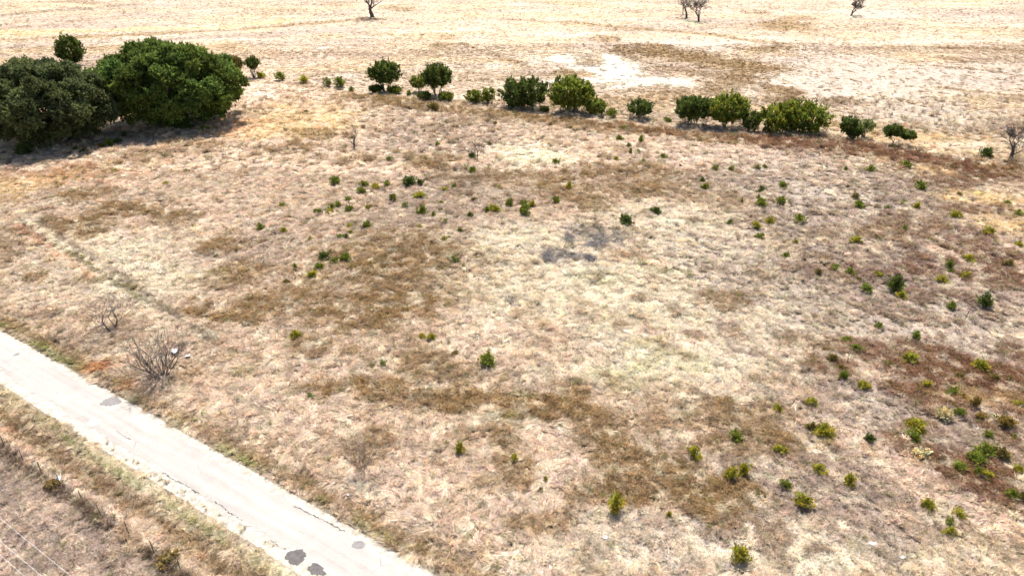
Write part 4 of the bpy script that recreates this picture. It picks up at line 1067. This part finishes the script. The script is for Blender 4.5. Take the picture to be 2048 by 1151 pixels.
(1712.5, 398.7, 13.9, 12.5, 'o', "small olive-brown cedar shrub left of the white bare spot"),
(1776.4, 420.9, 12.5, 11.1, 'p', "small pale green cedar shrub, nearest below right of the white bare spot"),
(1778.4, 434.8, 8.3, 11.1, 'o', "small olive-brown cedar seedling, second below right of the white bare spot"),
(1835.6, 419.5, 12.5, 16.7, 'y', "medium yellow-green cedar sapling below the spreading cedar in yellow grass"),
(1809.8, 409.8, 13.9, 8.3, 'p', "small pale green cedar shrub below left of the spreading cedar in yellow grass"),
(1742.2, 350, 16.7, 16.7, 'g', "medium green cedar shrub above the white bare spot"),
(1811.2, 343.1, 19.5, 20.8, 'g', "medium green cedar shrub above left of the spreading cedar in yellow grass"),
(1844.5, 383.4, 23.6, 20.8, 'g', "spreading green cedar shrub at the left end of the bright yellow grass"),
(1915.4, 440.4, 20.8, 20.8, 'y', "medium yellow-green cedar shrub, nearest below right of the spreading cedar in yellow grass"),
(1921, 391.7, 11.1, 9.7, 'o', "small olive-brown cedar seedling, nearest right of the spreading cedar in yellow grass"),
(2016.9, 409.8, 12.5, 11.1, 'g', "small green cedar shrub, second right of the spreading cedar in yellow grass"),
(2040.5, 433.4, 16.7, 13.9, 'g', "medium green cedar shrub, third right of the spreading cedar in yellow grass"),
(1979.9, 475.1, 20.8, 20.8, 'y', "medium yellow-green cedar shrub, second below right of the spreading cedar in yellow grass"),
(2040.5, 494.6, 16.7, 16.7, 'y', "medium yellow-green cedar shrub, second above right of the leaning stake"),
(1685.3, 334.7, 6.9, 6.9, 'o', "tiny olive-brown cedar seedling, second above left of the white bare spot"),
(1691.1, 347.8, 8.3, 11.1, 'g', "small green cedar seedling, nearest above left of the white bare spot"),
(1652.2, 340.3, 6.9, 6.9, 'o', "tiny olive-brown cedar seedling, third above left of the white bare spot"),
(1885.7, 357, 5.6, 5.6, 'g', "tiny green cedar seedling above right of the spreading cedar in yellow grass"),
(1672.2, 540.4, 19.5, 13.9, 'g', "medium green cedar shrub, third above left of the bushy cedar left of the pointed one"),
(1704.2, 551.6, 22.2, 20.8, 'g', "medium green cedar shrub, second above left of the bushy cedar left of the pointed one"),
(1637.5, 550.2, 12.5, 18.1, 'o', "medium olive-brown cedar sapling left of the bushy cedar left of the pointed one"),
(1719.5, 562.7, 13.9, 13.9, 'o', "small olive-brown cedar shrub, nearest above left of the bushy cedar left of the pointed one"),
(1757.8, 555.7, 16.7, 13.9, 'y', "medium yellow-green cedar shrub above right of the bushy cedar left of the pointed one"),
(1768.9, 553.5, 9.7, 11.1, 'g', "small green cedar seedling above left of the tall pointed dark cedar"),
(1736.1, 583.5, 25, 22.2, 'g', "bushy green cedar shrub left of and below the tall pointed one"),
(1787.6, 583.5, 26.4, 41.7, 'd', "tall pointed dark green cedar, tallest of the saplings on the right"),
(1804.2, 598.8, 19.5, 20.8, 'y', "medium yellow-green cedar shrub below right of the tall pointed dark cedar"),
(1830.6, 547.4, 8.3, 11.1, 'o', "small olive-brown cedar seedling above right of the tall pointed dark cedar"),
(1899.6, 539, 15.3, 20.8, 'g', "medium green cedar sapling right of the tall pointed dark cedar"),
(1904.3, 548.2, 12.5, 12.5, 'g', "small green cedar shrub, second above the leaning stake"),
(1941.8, 527.9, 22.2, 19.5, 'y', "medium yellow-green cedar shrub, third above the leaning stake"),
(1934.3, 559.9, 18.1, 16.7, 'y', "medium yellow-green cedar shrub, nearest above the leaning stake"),
(1887.6, 569.6, 22.2, 19.5, 'y', "medium yellow-green cedar shrub above left of the leaning stake"),
(2022.4, 534.9, 22.2, 16.7, 'o', "medium olive-brown cedar shrub, nearest above right of the leaning stake"),
(1904.3, 616.9, 18.1, 19.5, 'g', "ragged cedar shrub to the left of the leaning stake"),
(1972.4, 618.3, 26.4, 30.6, 'd', "dark bushy cedar shrub to the right of the leaning stake"),
(1978, 322.2, 25, 23.6, 'd', "dark cedar shrub at the foot of the bare tree on the right edge"),
(591.8, 685.1, 20.8, 22.2, 'y', "yellow-green cedar shrub standing alone left of centre near brown weeds"),
(844.2, 685.1, 13.9, 13.9, 'y', "small yellow-green cedar shrub, second left of the lone round mid-field cedar"),
(862.2, 687.9, 15.3, 16.7, 'y', "medium yellow-green cedar shrub above left of the lone round mid-field cedar"),
(909.5, 718.4, 13.9, 9.7, 'o', "small olive-brown cedar shrub, nearest left of the lone round mid-field cedar"),
(972, 742.1, 33.4, 36.1, 'g', "round bright green cedar shrub standing alone in the middle of the field"),
(619, 803.2, 19.5, 9.5, 'p', "low pale green weed rosette on pale grass above the road"),
(766.3, 739.3, 13.9, 13.9, 'p', "small pale green cedar shrub right of the lone cedar left of centre"),
(1760.6, 658.7, 16.7, 20.8, 'g', "medium green cedar sapling, nearest below the bushy cedar left of the pointed one"),
(1833.4, 679.5, 16.7, 22.2, 'g', "medium green cedar sapling below left of the leaning stake"),
(1695, 685.1, 18.1, 15.3, 'g', "medium green cedar shrub, nearest below left of the bushy cedar left of the pointed one"),
(1718.1, 704.5, 25, 20.8, 'g', "large green cedar shrub, second below the bushy cedar left of the pointed one"),
(1668, 724, 16.7, 18.1, 'o', "medium olive-brown cedar shrub, second below left of the bushy cedar left of the pointed one"),
(1686.1, 744.8, 19.5, 15.3, 'o', "medium olive-brown cedar shrub, second above the fat yellow twin cedar"),
(1689.7, 762.9, 16.7, 22.2, 'g', "medium green cedar sapling, nearest above the fat yellow twin cedar"),
(1732, 782.4, 25, 23.6, 'y', "large yellow-green cedar shrub above right of the fat yellow twin cedar"),
(1782, 735.1, 16.7, 16.7, 'o', "medium olive-brown cedar shrub, fourth above left of the green cedar amid golden weeds"),
(1797.3, 737.9, 11.1, 8.3, 'y', "small yellow-green cedar seedling, third above left of the green cedar amid golden weeds"),
(1825.1, 728.2, 30.6, 18.1, 'y', "large yellow-green cedar shrub, second above left of the green cedar amid golden weeds"),
(1966.8, 746.2, 32, 27.8, 'y', "bright yellow-green cedar rising from red-brown weeds at right"),
(1921, 764.3, 16.7, 19.5, 'o', "medium olive-brown cedar sapling above the green cedar amid golden weeds"),
(1993.2, 767.1, 22.2, 22.2, 'o', "medium olive-brown cedar shrub, nearest below right of the bright cedar in red-brown weeds"),
(2021, 767.1, 15.3, 16.7, 'o', "medium olive-brown cedar shrub right of the bright cedar in red-brown weeds"),
(1856.5, 781, 20.8, 19.5, 'y', "medium yellow-green cedar shrub, nearest left of the green cedar amid golden weeds"),
(1897.3, 778.2, 11.1, 9.7, 'y', "small yellow-green cedar seedling, nearest above left of the green cedar amid golden weeds"),
(1909.9, 796.3, 23.6, 23.6, 'g', "green cedar shrub among golden-brown weeds at right"),
(1930.7, 807.4, 22.2, 16.7, 'b', "medium golden-brown cedar shrub, nearest below right of the green cedar amid golden weeds"),
(1947.4, 822.7, 16.7, 25, 'b', "large golden-brown cedar sapling, second below right of the green cedar amid golden weeds"),
(1905.7, 824.1, 16.7, 16.7, 'b', "medium golden-brown cedar shrub, nearest below the green cedar amid golden weeds"),
(1919.6, 839.3, 20.8, 20.8, 'g', "medium green cedar shrub, second below the green cedar amid golden weeds"),
(1782, 774, 16.7, 13.9, 'b', "medium golden-brown cedar shrub, second left of the green cedar amid golden weeds"),
(1624.4, 814.3, 22.2, 19.5, 'y', "medium yellow-green cedar shrub above left of the fat yellow twin cedar"),
(1556, 829.6, 16.7, 20.8, 'y', "medium yellow-green cedar sapling above right of the dark cedar right of the brown weeds"),
(1964.1, 846.3, 22.2, 19.5, 'b', "medium golden-brown cedar shrub, third below right of the green cedar amid golden weeds"),
(2039.1, 819.9, 19.5, 18.1, 'y', "medium yellow-green cedar shrub, second below right of the bright cedar in red-brown weeds"),
(1471.5, 888, 26.4, 27.8, 'g', "dark green cedar shrub on brown weeds, left of the fat yellow pair"),
(1389.5, 926.9, 26.4, 30.6, 'y', "large yellow-green cedar sapling below left of the dark cedar right of the brown weeds"),
(1466, 970, 22.2, 30.6, 'y', "large yellow-green cedar sapling, second below the dark cedar right of the brown weeds"),
(1488.2, 958.9, 22.2, 25, 'y', "large yellow-green cedar sapling, nearest below the dark cedar right of the brown weeds"),
(1235.2, 1036.7, 33.4, 44.5, 'y', "tall bright yellow-green cedar shrub, leftmost of the bottom right cedars"),
(1338.1, 1038.1, 12.5, 16.7, 'y', "tiny bright yellow-green cedar seedling right of the tall bottom one"),
(1481.2, 1138.1, 34.7, 38.9, 'y', "spiky yellow-green cedar shrub at the bottom edge of the picture"),
(1090.7, 970, 9.7, 13.9, 'y', "small yellow-green cedar sapling, nearest left of the tall bottom yellow cedar"),
(1081, 992.2, 11.1, 11.1, 'o', "small olive-brown cedar seedling, second left of the tall bottom yellow cedar"),
(1028.2, 931.1, 14.5, 18.3, 'y', "medium yellow-green cedar sapling right of the upright sapling by the wispy bush"),
(922, 917.2, 16.7, 26.4, 'y', "small upright yellow cedar sapling right of the wispy roadside bush"),
(1626.3, 867.1, 22.2, 23.6, 'o', "dull brown-green cedar shrub behind the fat yellow-green one"),
(1654.1, 883.8, 36.1, 34.7, 'y', "fat yellow-green cedar shrub, brighter of the touching pair"),
(1738.9, 890.8, 19.5, 22.2, 'd', "medium dark green cedar sapling right of the fat yellow twin cedar"),
(1837.6, 868.5, 36.1, 30.6, 'y', "tall round yellow-green cedar with a dark lobe at its foot"),
(1827.9, 888.5, 25, 20.8, 'g', "large green cedar shrub below the tall round yellow cedar"),
(2015.5, 864.4, 30.6, 27.8, 'b', "large golden-brown cedar shrub, third above right of the dark lower right thicket"),
(1978, 881, 16.7, 18.1, 'g', "medium green cedar shrub above the dark lower right thicket"),
(2029.4, 883.8, 12.5, 12.5, 'g', "small green cedar shrub, second above right of the dark lower right thicket"),
(1971, 922.7, 38.9, 26.4, 'g', "large green cedar shrub, nearest above right of the dark lower right thicket"),
(2003, 925.5, 30.6, 30.6, 'o', "large olive-brown cedar shrub, nearest right of the dark lower right thicket"),
(1958.5, 940.8, 36.1, 25, 'g', "widest dark cedar in the middle of the lower right thicket"),
(1958.5, 957.5, 16.7, 22.2, 'g', "medium green cedar sapling below the dark lower right thicket"),
(1975.2, 967.2, 25, 22.2, 'y', "large yellow-green cedar shrub, nearest below right of the dark lower right thicket"),
(1922.4, 950.5, 25, 20.8, 'g', "large green cedar shrub left of the dark lower right thicket"),
(2039.1, 953.3, 19.5, 19.5, 'y', "medium yellow-green cedar shrub, second right of the dark lower right thicket"),
(2021, 1006.1, 25, 26.4, 'g', "large green cedar shrub, second below right of the dark lower right thicket"),
(2044.7, 1008.9, 13.9, 30.6, 'o', "large olive-brown cedar sapling, third below right of the dark lower right thicket"),
(1562.4, 917.2, 25, 20.8, 'y', "large yellow-green cedar shrub right of the dark cedar right of the brown weeds"),
(1640.2, 956.1, 26.4, 23.6, 'y', "large yellow-green cedar shrub, nearest above right of the large yellow cedar near the bottom"),
(1570.7, 986.7, 20.8, 20.8, 'g', "medium green cedar shrub above left of the large yellow cedar near the bottom"),
(1701.4, 981.1, 22.2, 27.8, 'y', "large yellow-green cedar sapling, second above right of the large yellow cedar near the bottom"),
(1608.8, 1029.7, 32, 36.1, 'y', "large yellow-green cedar shrub, second from the bottom edge on the right"),
(1858.4, 1025.6, 26.4, 26.4, 'y', "large yellow-green cedar shrub left of the bottom right corner cedar trio"),
(1921, 1042.2, 23.6, 26.4, 'y', "topmost cedar of the trio near the bottom right corner"),
(1901.5, 1052, 18.1, 16.7, 'g', "medium green cedar shrub, nearest below left of the bottom right corner cedar trio"),
(1901.5, 1075.6, 22.2, 23.6, 'y', "medium yellow-green cedar shrub, second below left of the bottom right corner cedar trio"),
(1841.8, 924.1, 30.6, 22.2, 'c', "pale cream dry weed clump under the round yellow cedar"),
(1894.6, 849.1, 30.6, 16.7, 'c', "pale cream dry weed clump right of and above the round yellow cedar"),
(166.8, 309.1, 15.3, 14.5, 'd', "dark shrub at the foot of the live oaks, fourth from the left, set forward"),
(151.5, 303.5, 12.5, 11.1, 'd', "dark shrub at the foot of the live oaks, third from the left"),
(200.1, 298, 13.9, 11.1, 'o', "olive-brown shrub at the foot of the live oaks, fifth from the left"),
(216.8, 295.2, 13.3, 16.7, 'g', "upright green shrub at the foot of the live oaks, sixth from the left"),
(232.9, 286.9, 15.3, 13.9, 'd', "dark shrub at the foot of the live oaks, seventh from the left"),
(246.3, 275.7, 11.7, 11.7, 'd', "dark shrub at the foot of the live oaks, just left of the gap between crowns"),
(369.7, 265.5, 19.5, 13.9, 'd', "dark shrub under the right live oak, second from the right"),
(407.2, 269.1, 19.5, 13.9, 'g', "green shrub at the right end of the live oaks' shade"),
(41.7, 314.1, 30.6, 16.7, 'd', "dark shrub at the foot of the live oaks, first from the left"),
(63.9, 307.1, 22.2, 16.7, 'd', "dark shrub at the foot of the live oaks, second from the left"),
]
srg = np.random.default_rng(77)
for i, (px, py, wp, hp, tone, label) in enumerate(SHRUBS):
    m, dep = mpp(px, py)
    w = wp * m * 1.10
    tall = max((hp * m - .45 * w * math.sin(dep)) / math.cos(dep), .66 * w)
    c = G(px, py); c = c + np.array([0, .38 * w])
    z = float(hgt(c[0], c[1]))
    fol, st = YOUNG[tone][i % len(YOUNG[tone])]
    weed = tone in 'cb'
    nm = 'weed_clump' if weed else 'young_cedar'
    cat_n = 'weed' if weed else 'shrub'
    grp = 'dry weed clumps' if weed else 'young cedars scattered over the field'
    rz = float(srg.random() * 6.283)
    sx = float(srg.uniform(.82, 1.2)); sz = float(srg.uniform(.9, 1.18))
    tilt = (float(srg.normal() * .06), float(srg.normal() * .06), rz)
    if max(wp, hp) >= 18:
        r = empty(nm, (c[0], c[1], z)); r.rotation_euler = tilt; r.scale = (w * sx, w / sx, tall * sz)
        obj_of('foliage', fol, r); obj_of('stem', st, r)
    else:
        r = obj_of(nm, fol); r.location = (c[0], c[1], z - .03); r.rotation_euler = tilt; r.scale = (w * sx, w / sx, tall * sz)
    tag(r, label, cat_n, grp)

# ------------------------------------------------------------------ heaps of dead brush, weed bushes on the fence
def brush(px, py, rpx, rpy, n, seed, label, hmax=.55):
    rg = np.random.default_rng(seed)
    c = G(px, py); ax = mpp(px, py)[0] * rpx; ay = (G(px, py - rpy)[1] - G(px, py + rpy)[1]) / 2
    V, F, C = [], [], []
    z0 = float(hgt(c[0], c[1]))
    for i in range(n):
        a = rg.random() * 6.283; r = math.sqrt(rg.random())
        x, y = math.cos(a) * r * ax, math.sin(a) * r * ay
        if fbm(np.array([x + c[0]]), np.array([y + c[1]]), 2.2, 3, 6)[0] < -.05 + .4 * r: continue
        z = float(hgt(x + c[0], y + c[1])) - z0 + rg.uniform(.05, .5)
        yaw = rg.random() * 6.283; L = rg.uniform(.3, .9)
        d = np.array([math.cos(yaw), math.sin(yaw), rg.normal() * .3 + .15]) * L
        p = np.array([x, y, z]); s = np.cross(d, rg.normal(size=3)); s = s / np.linalg.norm(s) * rg.uniform(.012, .026)
        k = len(V); V.extend([p - s, p + s, p + d]); F.append((k, k + 1, k + 2))
    o = new_mesh_obj('dead_brush', V, F, wood_dead)
    o.location = (c[0], c[1], z0)
    return tag(o, label, 'brush', 'grey heaps of flattened dead brush')
brush(1192, 480, 68, 22, 11000, 5, 'large flattened grey heap of dead brush on cream grass')
brush(1118, 518, 34, 13, 4200, 6, 'smaller dark grey heap of dead brush, lower left of the large one')
brush(1172, 523, 18, 7, 1500, 7, 'smallest dark grey wisp of dead brush, right of the lower heap')
def weed_bush(px, py, wpx, hpx, seed, tone, label):
    m, dep = mpp(px, py); w = wpx * m; tall = max((hpx * m - .45 * w * math.sin(dep)) / math.cos(dep), .5 * w)
    c = G(px, py) + np.array([0, .38 * w])
    r = empty('weed_bush', (c[0], c[1], float(hgt(c[0], c[1])))); r.scale = (w, w, tall)
    fol, st = young_mesh(seed, tone, .1)
    obj_of('foliage', fol, r); obj_of('stem', st, r)
    return tag(r, label, 'bush', 'weedy bushes on the roadside fence')
weed_bush(104, 988, 32, 26, 301, 'w', 'olive-brown weedy bush on the fence line beside the white bag')
weed_bush(332, 1140, 44, 24, 302, 'w', 'olive-brown weedy bush on the fence line at the bottom edge')

# ------------------------------------------------------------------ roadside fence
steel = noisy_mat('rusty_steel_post', (.05, .035, .03), (.12, .08, .06), scale=12, rough=.8, bump=.2, metal=.3)
wire_m = noisy_mat('galvanised_wire', (.30, .29, .28), (.45, .44, .43), scale=8, rough=.5, bump=.05, metal=.8)
fx, fy = RW(2.0, V_FENCE)
fence = tag(empty('barbed_wire_fence', (fx, fy, 0)), 'barbed wire fence of thin dark steel posts along the road ditch', 'fence')
POSTU = [-22.4, -19.4, -16.4, -13.3, -10.2, -7.3, -4.4, -1.5, 1.3, 4.6, 7.6, 10.7, 13.8, 16.9]
frg = np.random.default_rng(9)
tops = []
for u in POSTU:
    x, y = RW(u, V_FENCE + frg.normal() * .05); z = float(hgt(x, y)); hh = frg.uniform(1.25, 1.42)
    lx, ly = frg.normal(size=2) * .05
    V = []; F = []
    # a T post: two crossed flanges with studs and a flat cap
    for (a, b) in ((.032, .007), (.007, .030)):
        k = len(V)
        for zz, ox, oy in ((-.35, 0, 0), (hh, lx, ly)):
            V += [(-a + ox, -b + oy, zz), (a + ox, -b + oy, zz), (a + ox, b + oy, zz), (-a + ox, b + oy, zz)]
        F += [(k, k + 1, k + 5, k + 4), (k + 1, k + 2, k + 6, k + 5), (k + 2, k + 3, k + 7, k + 6), (k + 3, k, k + 4, k + 7), (k + 4, k + 5, k + 6, k + 7)]
    p = new_mesh_obj('post', V, F, steel, fence); p.location = (x - fx, y - fy, z)
    tops.append((x - fx, y - fy, z, hh, lx, ly))
for frac in (.35, .62, .92):
    V, F = [], []
    pts = []
    for q, r in zip(tops[:-1], tops[1:]):
        a = np.array([q[0] + q[4] * frac, q[1] + q[5] * frac, q[2] + q[3] * frac]); b = np.array([r[0] + r[4] * frac, r[1] + r[5] * frac, r[2] + r[3] * frac])
        for t in (0, .5): pts.append(a * (1 - t) + b * t - np.array([0, 0, .03 if t else 0]))
    pts.append(b)
    tube(V, F, pts, [.0025] * len(pts), 4)
    new_mesh_obj('wire_strand', V, F, wire_m, fence)

# ------------------------------------------------------------------ power line crossing the lower left corner
cable = noisy_mat('aluminium_cable', (.62, .61, .60), (.75, .74, .73), scale=6, rough=.45, bump=.02, metal=.2)
pole_wood = noisy_mat('utility_pole_wood', (.10, .075, .055), (.19, .15, .12), scale=6, rough=.9, bump=.5)
ZW = 9.7
wires = [((0, 1046.5), (155.6, 1150.6), 'pale power cable in the lower left corner, uppermost of three'), ((0, 1089.5), (94.5, 1150.6), 'pale power cable in the lower left corner, middle of three'), ((0, 1113), (53, 1150.6), 'pale power cable in the lower left corner, lowest of three')]
U0, U1 = -34.0, 46.0
ends = []
for a, b, label in wires:
    A = G(*a, ZW); B = G(*b, ZW)
    ua, va = uv(*A); ub, vb = uv(*B); vm = (va + vb) / 2 + 0
    um = (ua + ub) / 2
    pts = []
    for i in range(25):
        u = U0 + (U1 - U0) * i / 24
        s = ((u - um) / ((U1 - U0) / 2)) ** 2
        x, y = RW(u, vm); pts.append((x, y, ZW + 1.1 * s))
    V, F = [], []
    tube(V, F, pts, [.0065] * 25, 5)
    o = tag(new_mesh_obj('power_cable', V, F, cable), label, 'cable', 'overhead power cables')
    ends.append((vm, pts[0][2], pts[-1][2]))
for u, k, lab in ((U0, 1, 'wooden utility pole holding the overhead cables, left of the view'), (U1, 2, 'wooden utility pole holding the overhead cables, right of the view')):
    vmid = sum(e[0] for e in ends) / 3
    x, y = RW(u, vmid); z = float(hgt(x, y))
    r = tag(empty('utility_pole', (x, y, z)), lab, 'utility pole', 'utility poles')
    zt = max(e[k] for e in ends) - z
    V, F = [], []; tube(V, F, [(0, 0, -1), (0, 0, zt + .5)], [.17, .12], 10); F.append(tuple(range(10, 20)))
    new_mesh_obj('pole', V, F, pole_wood, r, smooth=True)
    n = np.array([RN[0], RN[1], 0])
    V, F = [], []; tube(V, F, [-n * 1.2 + np.array([0, 0, zt - .16]), n * 1.2 + np.array([0, 0, zt - .16])], [.07, .07], 4)
    new_mesh_obj('crossarm', V, F, pole_wood, r)
    for e in ends:
        q = n * (e[0] - vmid)
        V, F = [], []; tube(V, F, [q + np.array([0, 0, zt - .12]), q + np.array([0, 0, e[k] - z - .02])], [.04, .03], 6)
        new_mesh_obj('insulator', V, F, cable, r)

# ------------------------------------------------------------------ litter, stones, a stake
plastic = noisy_mat('white_plastic', (.50, .51, .53), (.66, .66, .68), scale=4, rough=.45, bump=.1)
blue_p = noisy_mat('blue_white_plastic', (.42, .50, .74), (.84, .86, .92), scale=7, rough=.4, bump=.1, contrast=(.45, .55))
black_p = noisy_mat('black_plastic', (.02, .02, .022), (.05, .05, .052), scale=6, rough=.5, bump=.1)
stone_m = noisy_mat('white_limestone', (.34, .325, .30), (.46, .445, .42), scale=5, rough=.9, bump=.6)
def crumple(name, px, py, wpx, hpx, mat, seed, label, cat, rot=0.0, flat=.35, sub=None):
    rg = np.random.default_rng(seed); m, dep = mpp(px, py)
    w = wpx * m; d = (G(px, py - hpx / 2)[1] - G(px, py + hpx / 2)[1])
    c = G(px, py); nu, nv = 12, 7
    V = []
    for j in range(nv):
        for i in range(nu):
            a = 6.283 * i / nu; b = math.pi * (j + .5) / nv
            k = 1 + rg.normal() * .16
            V.append((math.cos(a) * math.sin(b) * w / 2 * k, math.sin(a) * math.sin(b) * d / 2 * k, (1 - math.cos(b)) * .5 * w * flat * k))
    F = [(j * nu + i, j * nu + (i + 1) % nu, (j + 1) * nu + (i + 1) % nu, (j + 1) * nu + i) for j in range(nv - 1) for i in range(nu)]
    F.append(tuple(range(nu))[::-1]); F.append(tuple(range((nv - 1) * nu, nv * nu)))
    o = new_mesh_obj(name, V, F, mat); o.location = (c[0], c[1], float(hgt(c[0], c[1])) + .18); o.rotation_euler = (0, 0, rot)
    return tag(o, label, cat)
crumple('plastic_bag', 350, 707, 11, 9, blue_p, 1, 'blue and white crumpled plastic bag behind the many-stemmed bush', 'bag', .4)
def tray(px, py, wpx, rot, label):
    m, _ = mpp(px, py); w = wpx * m * .5; h = w * .62; c = G(px, py)
    V = [(-w, -h, .10), (w, -h, .10), (w, h, .10), (-w, h, .10), (-w * .8, -h * .75, 0), (w * .8, -h * .75, 0), (w * .8, h * .75, 0), (-w * .8, h * .75, 0),
         (-w, -h, .12), (w, -h, .12), (w, h, .12), (-w, h, .12), (-w * .84, -h * .8, .025), (w * .84, -h * .8, .025), (w * .84, h * .8, .025), (-w * .84, h * .8, .025)]
    F = [(4, 5, 1, 0), (5, 6, 2, 1), (6, 7, 3, 2), (7, 4, 0, 3), (7, 6, 5, 4), (0, 1, 9, 8), (1, 2, 10, 9), (2, 3, 11, 10), (3, 0, 8, 11), (8, 9, 13, 12), (9, 10, 14, 13), (10, 11, 15, 14), (11, 8, 12, 15), (12, 13, 14, 15)]
    r = empty('litter_tray', (c[0], c[1], float(hgt(c[0], c[1])) + .30)); r.rotation_euler = (.12, -.06, rot)
    new_mesh_obj('tray', V, F, black_p, r)
    lid = [(x * .96, y * .96, .125 + .02 * math.sin(x * 9)) for x, y in ((-w, -h), (w * .2, -h), (w, -h), (w, h), (w * .1, h * .9), (-w, h))]
    lid = lid + [(x, y, z + .02) for x, y, z in lid]
    new_mesh_obj('lid', lid, [(0, 1, 2, 3, 4, 5)[::-1], (6, 7, 8, 9, 10, 11)] + [(i, (i + 1) % 6, 6 + (i + 1) % 6, 6 + i) for i in range(6)], plastic, r)
    return tag(r, label, 'litter')
tray(377, 718, 10, .3, 'white and black discarded tray right of the many-stemmed bush')
crumple('plastic_bag', 120, 967, 11, 12, plastic, 3, 'white crumpled bag caught by the weedy fence bush', 'bag', .2, .6)
crumple('paper_scrap', 237, 1057, 8, 4, plastic, 4, 'small white scrap of paper on the fence line', 'litter', -.4)
crumple('paper_scrap', 696, 992, 5, 6, plastic, 5, 'small white scrap in the grass on the field side of the road', 'litter', .7)
crumple('limestone_rock', 1210, 1080, 11, 7, stone_m, 6, 'flat white stone lying in pale grass at bottom centre', 'rock', -.6, .3)
crumple('limestone_rock', 1069, 1128, 5, 5, stone_m, 7, 'small white stone near the bottom edge at centre', 'rock', .2, .4)
crumple('limestone_rock', 1742, 1093, 16, 8, stone_m, 8, 'low cluster-like white rock outcrop at bottom right', 'rock', .1, .12)
crumple('limestone_rock', 1802, 1121, 10, 6, stone_m, 9, 'small white rock right of the low outcrop at bottom right', 'rock', .5, .2)
crumple('limestone_rock', 1661, 898, 7, 3, stone_m, 10, 'small flat white rock under the fat yellow cedar', 'rock', .1, .2)
crumple('limestone_rock', 1306, 1063, 4, 3, stone_m, 11, 'tiny white stone right of the flat white stone', 'rock', .1, .3)
crumple('limestone_rock', 1987, 980, 4, 3, stone_m, 12, 'tiny white stone below the lower right thicket', 'rock', .1, .3)
# leaning stake
m_, dep_ = mpp(1931, 628); c = G(1930, 637)
st = tag(empty('leaning_stake', (c[0], c[1], float(hgt(c[0], c[1])))), 'thin leaning stake with a broken crosspiece on bare mauve ground', 'stake')
V, F = [], []; tube(V, F, [(0, 0, -.2), (.16, .05, 1.0), (.36, .1, 1.9)], [.035, .03, .025], 6); F.append(tuple(range(12, 18)))
new_mesh_obj('shaft', V, F, bark_grey, st)
V, F = [], []; tube(V, F, [(.30, .1, 1.72), (.7, .12, 1.62), (1.1, .1, 1.35)], [.03, .03, .02], 5)
new_mesh_obj('crosspiece', V, F, bark_grey, st)
